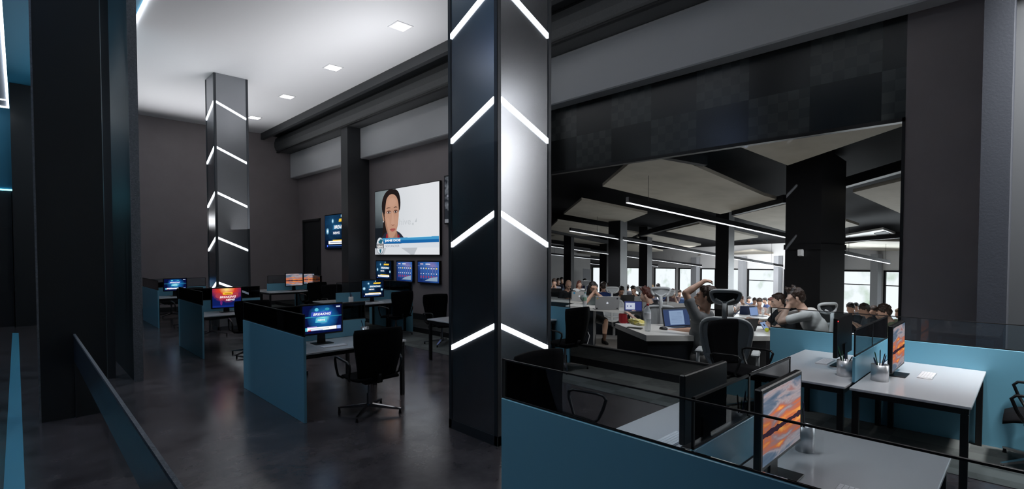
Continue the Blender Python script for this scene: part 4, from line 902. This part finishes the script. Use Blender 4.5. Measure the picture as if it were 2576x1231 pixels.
p = PH(1567, 806, .40); b = MB(); b.smooth = True; b.box(-.2, .2, -.13, .13, 0, .42, .07); b.box(-.14, .14, -.19, -.12, .03, .22, .04); b.tube([(-.05, .0, .42), (-.05, 0, .48), (.05, 0, .48), (.05, 0, .42)], .012); o = b.build('backpack', mat('red_bag', (.42, .015, .03), .7)); o.location = PD(1567, 815, 19); o.rotation_euler = (0, 0, AZ); tag(o, 'red backpack under the long white desk', 'bag')
# plug box and cable on the desk side
p = PH(1473, 810, .5); q1 = PD(1473, 806, 16.0)
b = MB(); b.box(-.07, .07, -.05, .05, -.11, .11, .02); o = b.build('plug_box', mat('white_plastic', (.7, .7, .7), .4)); o.location = q1; o.rotation_euler = (0, 0, AZ-PI/2); tag(o, 'white plug box on the dark end panel of the long white desk', 'plug')
b = MB(); b.tube([PD(x, y, 15.95) for x, y in ((1474, 818), (1477, 832), (1483, 845), (1480, 858), (1477, 866), (1480, 873))], .013, 6); tag(b.build('plug_cable', mat('white_plastic', (.7, .7, .7), .4)), 'thin white cable hanging from the white plug box', 'cable')
# ------------------------------------------------------------------ ergonomic chairs
def ergo(px, py, d, face, label, frame='w', zh=1.27, full=True):
    """px,py: pixel of the headrest centre"""
    r_ = PD(px, py, d); rz = AZ+math.radians(face)-PI/2
    off = Matrix.Rotation(rz, 3, 'Z') @ Vector((0, -.30, zh))*S
    fm = HM['wchair'] if frame == 'w' else HM['gchair']; mm = HM['wmesh'] if frame == 'w' else HM['gmesh']
    r = empty('mesh_chair', r_-off, rz, S, label, 'chair', 'mesh office chairs with headrests')
    def ring(c, a, bb, zc, y, rr, tap=.8, n=24, cy=0, m=fm, nm='frame', crv=0):
        P = []
        for i in range(n):
            t = 2*PI*i/n; u = math.copysign(abs(math.cos(t))**.6, math.cos(t)); v = math.copysign(abs(math.sin(t))**.6, math.sin(t))
            P.append((c+a*u*(1+(1-tap)*v), y+crv*u*u, zc+bb*v))
        return P
    P = ring(0, .13, .062, zh, -.30, .016, .85, crv=.045); b = MB(); b.tube(P, .020, 8, True); b.build('headrest_frame', fm, r)
    b = MB(); c_ = Vector((0, -.30, zh)); b.smooth = True; b.add([tuple(c_)]+[tuple(p) for p in P], [(0, 1+i, 1+(i+1) % len(P)) for i in range(len(P))], True); b.build('headrest_mesh', HM['mesh'] if frame != 'w' else HM['wmesh'], r)
    b = MB(); b.tube([(-.085, -.31, zh-.02), (-.03, -.33, zh-.05), (0, -.335, zh-.09), (.03, -.33, zh-.05), (.085, -.31, zh-.02)], .012, 8); b.tube([(0, -.335, zh-.06), (0, -.34, 1.10), (0, -.32, .98), (0, -.30, .60), (0, -.20, .42)], .024, 8); b.build('spine', fm, r)
    if full:
        P = ring(0, .22, .25, .80, -.26, .02, .78, 32, crv=.07); b = MB(); b.tube(P, .022, 8, True); b.tube([(-.18, -.20, .66), (0, -.27, .64), (.18, -.20, .66)], .022, 8); b.build('back_frame', fm, r)
        b = MB(); c_ = Vector((0, -.265, .80)); b.add([tuple(c_)]+[tuple(p) for p in P], [(0, 1+i, 1+(i+1) % len(P)) for i in range(len(P))], True); b.build('back_mesh', mm, r)
        b = MB(); b.box(-.24, .24, -.22, .25, .43, .50, .03); b.build('seat', HM['mesh'], r)
        for s_ in (-1, 1): b = MB(); b.box(s_*.27-.04, s_*.27+.04, -.12, .14, .66, .69, .012); b.tube([(s_*.22, -.02, .45), (s_*.29, -.02, .47), (s_*.29, 0, .66)], .018); b.build('armrest', fm, r)
        b = MB(); b.cyl((0, 0, .10), (0, 0, .44), .03)
        for k in range(5): a = 2*PI*k/5; b.tube([(0, 0, .11), (.30*math.cos(a), .30*math.sin(a), .07)], .018)
        b.build('base', HM['gchair'], r)
        for k in range(5): a = 2*PI*k/5; b = MB(); b.ell((.30*math.cos(a), .30*math.sin(a), .03), .03, n=8, m=6); b.build('caster', HM['blk'], r)
    return r
ergo(1824, 748, 9.3, -28, 'grey mesh chair with a headrest behind the raised arm man', 'g')
ergo(2088, 776, 12.6, 10, 'dark grey mesh chair with a headrest right of the white shirt man', 'g')
ergo(1662, 735, 14.3, -12, 'large white mesh chair behind the near water bottle', 'w')
ergo(1540, 730, 21.5, -20, 'white mesh chair right of the bearded man', 'w')
ergo(1612, 728, 26, -20, 'small white mesh chair right of the dark-haired man holding his face', 'w')
ergo(1680, 737, 21, -15, 'second white mesh chair, right behind the large one', 'w')
ergo(1474, 713, 28, -20, 'small white mesh chair left of the bearded man', 'w')

# ------------------------------------------------------------------ people
SK = dict(a=mat('skin_tan', (.42, .22, .14), .5), b=mat('skin_light', (.52, .31, .22), .5), c=mat('skin_pale', (.58, .38, .29), .5))
HR = dict(black=mat('hair_black', (.010, .008, .007), .55, bump=(90, .6)), brown=mat('hair_dark_brown', (.028, .014, .008), .5, bump=(90, .6)), red=mat('hair_red_brown', (.08, .018, .010), .5, bump=(90, .6)), fair=mat('hair_fair', (.18, .11, .05), .6, bump=(90, .6)))
def cloth(c): return mat('cloth_%d_%d_%d' % tuple(int(v*1000) for v in c), c, .85, noise=(9, tuple(v*1.25+.004 for v in c)), bump=(7, .25))
def remesh(o, vox, sm=3, disp=None):
    m = o.modifiers.new('remesh', 'REMESH'); m.mode = 'VOXEL'; m.voxel_size = vox; m.use_smooth_shade = True
    s_ = o.modifiers.new('smooth', 'SMOOTH'); s_.factor = .5; s_.iterations = sm
    if disp:
        tx = bpy.data.textures.new('tuft', 'CLOUDS'); tx.noise_scale = disp[0]; d = o.modifiers.new('tuft', 'DISPLACE'); d.texture = tx; d.strength = disp[1]; d.mid_level = .45
    return o
def ik(s_, t, l1, l2, pole):
    s_, t, pole = Vector(s_), Vector(t), Vector(pole); v = t-s_; L = v.length
    if L > (l1+l2)*.995: t = s_+v.normalized()*(l1+l2)*.995; v = t-s_; L = v.length
    a = (l1*l1-l2*l2+L*L)/(2*L); h = math.sqrt(max(l1*l1-a*a, 0)); u = v.normalized(); w_ = pole-u*pole.dot(u)
    w_ = w_.normalized() if w_.length > 1e-4 else u.orthogonal(); return s_+u*a+w_*h, t
def hand(b, w_, d, nrm, side, curl=.5, k=1.0):
    """w_ wrist, d pointing direction, nrm palm normal (towards what is touched)"""
    d = Vector(d).normalized(); nrm = Vector(nrm); nrm = (nrm-d*nrm.dot(d)).normalized(); s_ = d.cross(nrm)*side
    w_ = Vector(w_)
    b.cap(w_-d*.01, w_+d*.02, .024*k, .024*k, 8)
    for i, (o_, L) in enumerate(((-.031, .066), (-.0105, .075), (.0105, .070), (.030, .054))):
        kn = w_+d*(.088-abs(o_)*.25)+s_*o_; b.cap(w_+d*.02+s_*o_*.7, kn, .0145*k, .0115*k, 8)
        p = kn; dd = (d+s_*o_*2.2).normalized(); an = 0
        for j, f in enumerate((.45, .32, .25)):
            an += curl*(.55 if j == 0 else .8)*(1+.12*i); v = dd*math.cos(an)+nrm*math.sin(an); q = p+v*L*f*1.15
            b.cap(p, q, (.0098-.001*j)*k, (.009-.001*j)*k, 8); p = q
    # thumb leaves the side of the palm near its base
    t0 = w_+d*.025-s_*.024+nrm*.004; v = (d*.75-s_*.65+nrm*.3).normalized(); t1 = t0+v*.035; v2 = (d*.9-s_*.15+nrm*(.3+curl*.4)).normalized(); t2 = t1+v2*.030; t3 = t2+(v2+nrm*.2).normalized()*.024
    b.cap(t0, t1, .0145*k, .0125*k, 8); b.cap(t1, t2, .012*k, .0105*k, 8); b.cap(t2, t3, .0105*k, .0085*k, 8)
def person(label, px, py, d, face, shirt, hair='black', skin='b', lean=12, hp=18, hy=0, hr=0, L=(-.16, .42, .78), R=(.16, .42, .78), sleeve='short', style='short', vox=.02,
           legs=True, pants=(.02, .022, .03), shorts=False, lp=(-.5, -.3, -1), rp=(.5, -.3, -1), hd=None, beard=False, nl=10, knees=None, lean_side=0, name='person', up_only=False, print_=None, stretch=1.0):
    a = math.radians(lean); hip = Vector((0, 0, .50)); ls = math.radians(lean_side)
    sh = hip+Vector((math.sin(ls), math.sin(a), math.cos(a)*math.cos(ls)))*.46; mid = hip+Vector((math.sin(ls)*.5, math.sin(a*.6)*.9, math.cos(a*.6)))*.23
    an = math.radians(lean+nl); nb = sh+Vector((0, math.sin(a)*.04, .05)); hc = nb+Vector((0, math.sin(an), math.cos(an)))*.155
    HMx = Matrix.Rotation(math.radians(hy), 3, 'Z') @ Matrix.Rotation(math.radians(hr), 3, 'Y') @ Matrix.Rotation(-math.radians(hp), 3, 'X')
    rz = AZ+math.radians(face)-PI/2; off = Matrix.Rotation(rz, 3, 'Z') @ hc*S
    root = empty(name, PD(px, py, d)-off, rz, S, label, 'person')
    H = lambda v: hc+HMx @ Vector(v)
    sx = [Vector((-.175, 0, 0)), Vector((.175, 0, 0))]; SHd = [sh+sx[0]+Vector((0, .01, -.015)), sh+sx[1]+Vector((0, .01, -.015))]
    el, wl = ik(SHd[0], L, .29, .255, lp); er, wr = ik(SHd[1], R, .29, .255, rp)
    det = vox <= .012
    b = MB(); b.smooth = True
    # head
    b.ell(H((0, -.018, .035)), (.073, .092, .083), HMx); b.ell(H((0, .028, -.015)), (.060, .066, .085), HMx); b.ell(H((0, .045, -.078)), (.040, .034, .030), HMx)
    b.ell(H((0, .075, .025)), (.048, .022, .018), HMx)
    b.cap(H((0, .088, .012)), H((0, .113, -.022)), .009, .013, 8); b.ell(H((0, .098, -.052)), (.024, .012, .009), HMx); b.ell(H((0, .088, -.082)), (.018, .014, .014), HMx)
    b.ell(H((-.036, .072, -.025)), (.022, .02, .022), HMx); b.ell(H((.036, .072, -.025)), (.022, .02, .022), HMx)
    for s_ in (-1, 1): b.ell(H((s_*.078, -.008, -.008)), (.010, .018, .031), HMx); b.cap(H((s_*.055, -.02, -.045)), H((s_*.03, .03, -.085)), .022, .02, 8)
    b.cap(nb-Vector((0, 0, .03)), H((0, -.022, -.055)), .058, .050)
    # trunk
    b.ell(hip+Vector((0, 0, .02)), (.155, .12, .11)); b.ell(mid, (.135, .10, .15)); b.ell(mid.lerp(sh, .55), (.155, .105, .15)); b.cap(sh+Vector((-.12, 0, -.02)), sh+Vector((.12, 0, -.02)), .065, .065); b.cap(sh+Vector((-.09, 0, .0)), nb+Vector((0, 0, 0)), .045, .045); b.cap(sh+Vector((.09, 0, .0)), nb, .045, .045)
    for s_, e_, w_, sd in ((SHd[0], el, wl, -1), (SHd[1], er, wr, 1)):
        b.cap(s_, e_, .050, .038); b.cap(e_, e_.lerp(w_, .35), .040, .040); b.cap(e_.lerp(w_, .35), w_, .038, .025)
        hh = (hd or {}).get(sd, {}); dv = Vector(hh.get('d', (w_-e_))); nv = Vector(hh.get('n', (0, .2, -1))); hand(b, w_+dv.normalized()*.012, dv, nv, -sd, hh.get('curl', .45))
    kn = knees or [(-.13, .42, .50), (.13, .42, .50)]; ft = []
    for s_, k_ in ((-1, kn[0]), (1, kn[1])):
        k_ = Vector(k_); hj = hip+Vector((s_*.09, .02, -.01)); an_ = Vector((k_.x*1.02, k_.y-.08, .085)); ft.append(an_)
        b.cap(hj, k_, .085, .058); b.cap(k_, k_.lerp(an_, .35), .055, .055); b.cap(k_.lerp(an_, .35), an_, .053, .034); b.cap(an_+Vector((0, -.03, -.045)), an_+Vector((0, .15, -.058)), .034, .026)
    o = b.build('body', SK[skin], root); remesh(o, vox, 2 if det else 1)
    # shirt
    b = MB(); b.smooth = True; g = 1.10
    b.ell(hip+Vector((0, 0, .05)), (.162, .128, .11)); b.ell(mid, (.150, .114, .17)); b.ell(mid.lerp(sh, .55), (.168, .118, .165)); b.cap(sh+Vector((-.125, 0, -.022)), sh+Vector((.125, 0, -.022)), .073, .073); b.cap(sh+Vector((-.09, 0, 0)), nb+Vector((-.02, 0, -.03)), .050, .050); b.cap(sh+Vector((.09, 0, 0)), nb+Vector((.02, 0, -.03)), .050, .050)
    for s_, e_, w_ in ((SHd[0], el, wl), (SHd[1], er, wr)):
        if sleeve == 'short': b.cap(s_, s_.lerp(e_, .62), .062, .058)
        else: b.cap(s_, e_, .062, .050); b.cap(e_, e_.lerp(w_, .93), .050, .036)
    o = b.build('shirt', cloth(shirt), root); remesh(o, max(vox, .013), 2, (.12, .012) if det else None)
    if print_:
        b = MB(); b.smooth = True; c_ = mid.lerp(sh, .35)+Vector((0, -.118 if print_ == 'back' else .118, 0)); rd = random.Random(2)
        for i in range(5): b.ell(c_+Vector((rd.uniform(-.09, .09), 0, rd.uniform(-.06, .06))), (rd.uniform(.03, .05), .008, rd.uniform(.02, .04)), n=8, m=6)
        b.build('shirt_print', mat('print_pale', (.35, .38, .45), .8, noise=(30, (.1, .12, .2))), root)
    # trousers, shoes
    if legs:
        b = MB(); b.smooth = True; b.ell(hip+Vector((0, 0, .0)), (.168, .132, .105))
        for i, (s_, k_) in enumerate(((-1, kn[0]), (1, kn[1]))):
            k_ = Vector(k_); hj = hip+Vector((s_*.09, .02, -.01)); an_ = ft[i]
            if shorts: b.cap(hj, hj.lerp(k_, .92), .098, .080)
            else: b.cap(hj, k_, .095, .068); b.cap(k_, an_+Vector((0, 0, .02)), .066, .050)
        o = b.build('shorts' if shorts else 'trousers', cloth(pants), root); remesh(o, max(vox, .014), 2)
        for an_ in ft:
            b = MB(); b.smooth = True; b.cap(an_+Vector((0, -.035, -.045)), an_+Vector((0, .16, -.055)), .044, .034); b.cap(an_+Vector((0, -.03, -.045)), an_+Vector((0, -.02, -.0)), .044, .046); b.build('shoe', cloth((.03, .03, .035)), root)
    # hair
    if style != 'bald':
        b = MB(); b.smooth = True
        b.ell(H((0, -.030, .055)), (.081, .093, .082), HMx)
        b.ell(H((0, -.055, .01)), (.078, .070, .080), HMx)
        if style == 'tousled':
            rd = random.Random(int(px)); 
            for i in range(16): t = rd.uniform(-1, 1); u = rd.uniform(-.9, 1); b.cap(H((.06*t, .03+.05*u-.03, .11)), H((.075*t+rd.uniform(-.02, .02), .05*u+rd.uniform(-.02, .03), .148+rd.uniform(-.01, .02))), .018, .008, 8)
        elif style == 'long':
            b.ell(H((0, -.075, -.06)), (.085, .05, .12), HMx)
            for s_ in (-1, 1): b.cap(H((s_*.078, -.015, .05)), H((s_*.085, -.035, -.12)), .028, .032, 8)
        elif style == 'curly':
            for i in range(22): t = 2.4*i; rr = math.sqrt(i/22); b.ell(H((.085*rr*math.cos(t), -.03+.09*rr*math.sin(t), .125-.07*rr*rr)), .026, HMx, 8, 6)
        else: b.ell(H((0, .015, .098)), (.062, .062, .030), HMx)
        for s_ in (-1, 1): b.cap(H((s_*.070, .008, .045)), H((s_*.074, .004, .01)), .014, .010, 8)
        o = b.build('hair', HR[hair], root); remesh(o, max(vox*.8, .008), 2 if det else 1, (.03, .018))
    if beard:
        b = MB(); b.smooth = True; b.ell(H((0, .052, -.082)), (.047, .038, .036), HMx)
        for s_ in (-1, 1): b.cap(H((s_*.066, .012, -.02)), H((s_*.045, .05, -.075)), .015, .022, 8)
        b.cap(H((-.028, .098, -.042)), H((.028, .098, -.042)), .008, .008, 8); o = b.build('beard', HR[hair], root); remesh(o, .009, 1, (.02, .01))
    if vox <= .016:
        b = MB(); b.smooth = True
        for s_ in (-1, 1):
            b.mat(mat('eye_white', (.6, .6, .58), .3)); b.ell(H((s_*.031, .083, .004)), (.014, .010, .007), HMx, 10, 8); b.mat(HR['black']); b.ell(H((s_*.031, .091, .004)), (.006, .004, .006), HMx, 8, 6)
            b.cap(H((s_*.014, .097, .020)), H((s_*.048, .086, .022)), .0045, .0035, 6)
        b.build('eyes', None, root)
    return root
# foreground: arm raised over the head, seen from behind right
person('man in a grey t-shirt leaning back with one arm over his head', 1775, 748, 10.4, 48, (.13, .135, .14), 'brown', 'b', lean=-6, hp=-6, hy=14, hr=0, L=(-.03, -.06, 1.34), R=(.22, .40, .72), lp=(-.7, .8, .1), rp=(.6, -.4, -1),
       style='short', vox=.010, pants=(.26, .25, .24), hd={-1: dict(d=(1, .0, .05), n=(0, 0, -1), curl=.30)}, nl=0, print_='back')
person('man in a light grey t-shirt facing left, hand at his mouth', 2000, 752, 11.6, 66, (.66, .64, .61), 'brown', 'c', lean=24, hp=20, hy=6, L=(-.03, .36, 1.03), R=(.10, .34, 1.0), lp=(-.5, .1, -1), rp=(.6, .15, -1), style='tousled', vox=.010,
       hd={-1: dict(d=(.2, .1, 1), n=(0, -1, .1), curl=1.0), 1: dict(d=(-.3, .1, 1), n=(0, -1, .1), curl=1.0)}, nl=14)
person('bearded man with long black hair, hands clasped at his chin', 1492, 726, 18.6, 188, (.16, .19, .19), 'black', 'b', lean=24, hp=16, hy=6, L=(-.025, .40, 1.03), R=(.03, .40, 1.02), lp=(-1, .2, -1), rp=(1, .2, -1), style='long', beard=True, vox=.012, shorts=True, pants=(.015, .015, .017),
       hd={-1: dict(d=(.35, .0, 1), n=(1, -.2, 0), curl=1.0), 1: dict(d=(-.35, .0, 1), n=(-1, -.2, 0), curl=1.0)}, knees=[(-.20, .46, .46), (.22, .44, .48)])
person('bald man in a black t-shirt with a lanyard looking down', 1430, 717, 23.4, 195, (.012, .013, .016), 'black', 'b', lean=16, hp=32, style='bald', vox=.015)
person('person with red-brown hair in a black t-shirt, back half turned', 1626, 744, 15.8, 55, (.012, .013, .017), 'red', 'c', lean=22, hp=14, L=(-.18, .46, .77), R=(.2, .45, .77), style='tousled', vox=.014)
person('person in a bright blue t-shirt partly hidden by the raised arm man', 1757, 775, 15.2, 60, (.02, .20, .50), 'brown', 'b', lean=20, hp=10, style='short', vox=.018)
person('person in a royal blue shirt seen from behind, right of the bearded man', 1518, 722, 26, -10, (.015, .04, .16), 'brown', 'b', lean=14, hp=10, style='curly', vox=.02, sleeve='long')
person('dark-haired man in a grey printed shirt looking down', 1563, 733, 25.5, 172, (.17, .18, .19), 'black', 'a', lean=18, hp=26, style='short', vox=.015, print_='front')
person('man with black hair resting his hand on his face', 1594, 731, 29, 150, (.02, .022, .035), 'black', 'b', lean=24, hp=26, L=(-.05, .40, 1.02), lp=(-1, 0, -1), style='tousled', vox=.016, hd={-1: dict(d=(.1, -.1, 1), n=(0, -1, 0), curl=.6)})
person('man in an olive green t-shirt at the right with crossed forearms', 2222, 788, 14.6, 70, (.15, .17, .10), 'brown', 'b', lean=26, hp=22, L=(-.05, .42, .80), R=(.02, .46, .80), style='curly', vox=.013, nl=14)
person('person in a dark grey shirt behind the black monitor', 2173, 781, 19, 75, (.05, .055, .065), 'brown', 'b', lean=26, hp=26, style='curly', vox=.017, nl=12)
person('dark-haired person in a dark top left of the dark grey shirt person', 2139, 776, 22, 120, (.02, .02, .024), 'black', 'b', lean=20, hp=24, style='short', vox=.018)
person('person in a black t-shirt typing, left edge of the large black column', 1957, 758, 15.5, 80, (.012, .013, .016), 'brown', 'c', lean=14, hp=14, L=(-.16, .50, .80), R=(.16, .50, .80), style='short', vox=.014)
person('fair-haired person behind the raised arm man at the left', 1693, 737, 31, 165, (.12, .08, .09), 'red', 'c', lean=22, hp=26, L=(-.04, .40, 1.02), style='short', vox=.018)
person('small person with hands at the face at the far left', 1394, 711, 32, 170, (.18, .19, .22), 'brown', 'b', lean=20, hp=20, L=(-.05, .42, .98), R=(.05, .42, .98), style='short', vox=.02)
person('far woman with fair hair in a white top, left of the bearded man', 1458, 716, 33, 190, (.55, .55, .55), 'red', 'b', lean=14, hp=16, style='long', vox=.02)
crowd = [(1404, 708, 40, 170, (.03, .03, .05), 'brown', 'small dark-haired far head second from the left'), (1413, 705, 44, 160, (.05, .04, .05), 'black', 'far head just left of the slim column'),
 (1471, 710, 38, 20, (.02, .03, .08), 'black', 'far dark head behind the small white chair'), (1655, 722, 40, 30, (.03, .05, .12), 'black', 'far dark head above the large white chair'), (1677, 733, 36, 160, (.04, .08, .2), 'black', 'far head in blue right of the large white chair'),
 (1710, 738, 38, 170, (.1, .12, .16), 'brown', 'far head just left of the raised elbow'), (1866, 755, 34, 120, (.45, .42, .40), 'red', 'far person in a pale top right of the grey headrest'), (1849, 750, 40, 90, (.2, .2, .22), 'black', 'far head next to the grey headrest'),
 (1885, 754, 42, 170, (.03, .05, .1), 'black', 'far dark head above the navy laptop'), (1899, 758, 37.5, 175, (.35, .3, .3), 'brown', 'far person looking down above the navy laptop'), (1911, 762, 28, 165, (.35, .25, .22), 'brown', 'far person with a hand on the face near the clear bottle'),
 (1924, 757, 40, 80, (.03, .05, .14), 'black', 'far person in blue above the clear bottle'), (1940, 760, 27, 95, (.4, .38, .36), 'red', 'far person in a pale shirt left of the typing person'), (2152, 772, 30, 100, (.2, .2, .22), 'black', 'far head between the two right dark shirts'),
 (2197, 783, 24, 80, (.3, .32, .36), 'brown', 'far head left of the olive shirt man'), (2262, 790, 22, 100, (.25, .18, .03), 'fair', 'far person in yellow at the right window edge'), (1532, 718, 42, 30, (.05, .06, .1), 'brown', 'far head right of the royal blue shirt'),
 (1578, 724, 40, 0, (.04, .04, .05), 'black', 'far dark head between the slim columns'), (1640, 724, 44, 20, (.05, .05, .07), 'fair', 'far head above the red-brown hair'), (1727, 742, 33, 150, (.06, .12, .28), 'brown', 'far person in blue under the raised elbow')]
for (x, y, d, f, c, h, l) in crowd: person(l, x, y, d, f, c, h, 'b', lean=18, hp=18, style=('short', 'curly')[int(x) % 2], vox=.028)
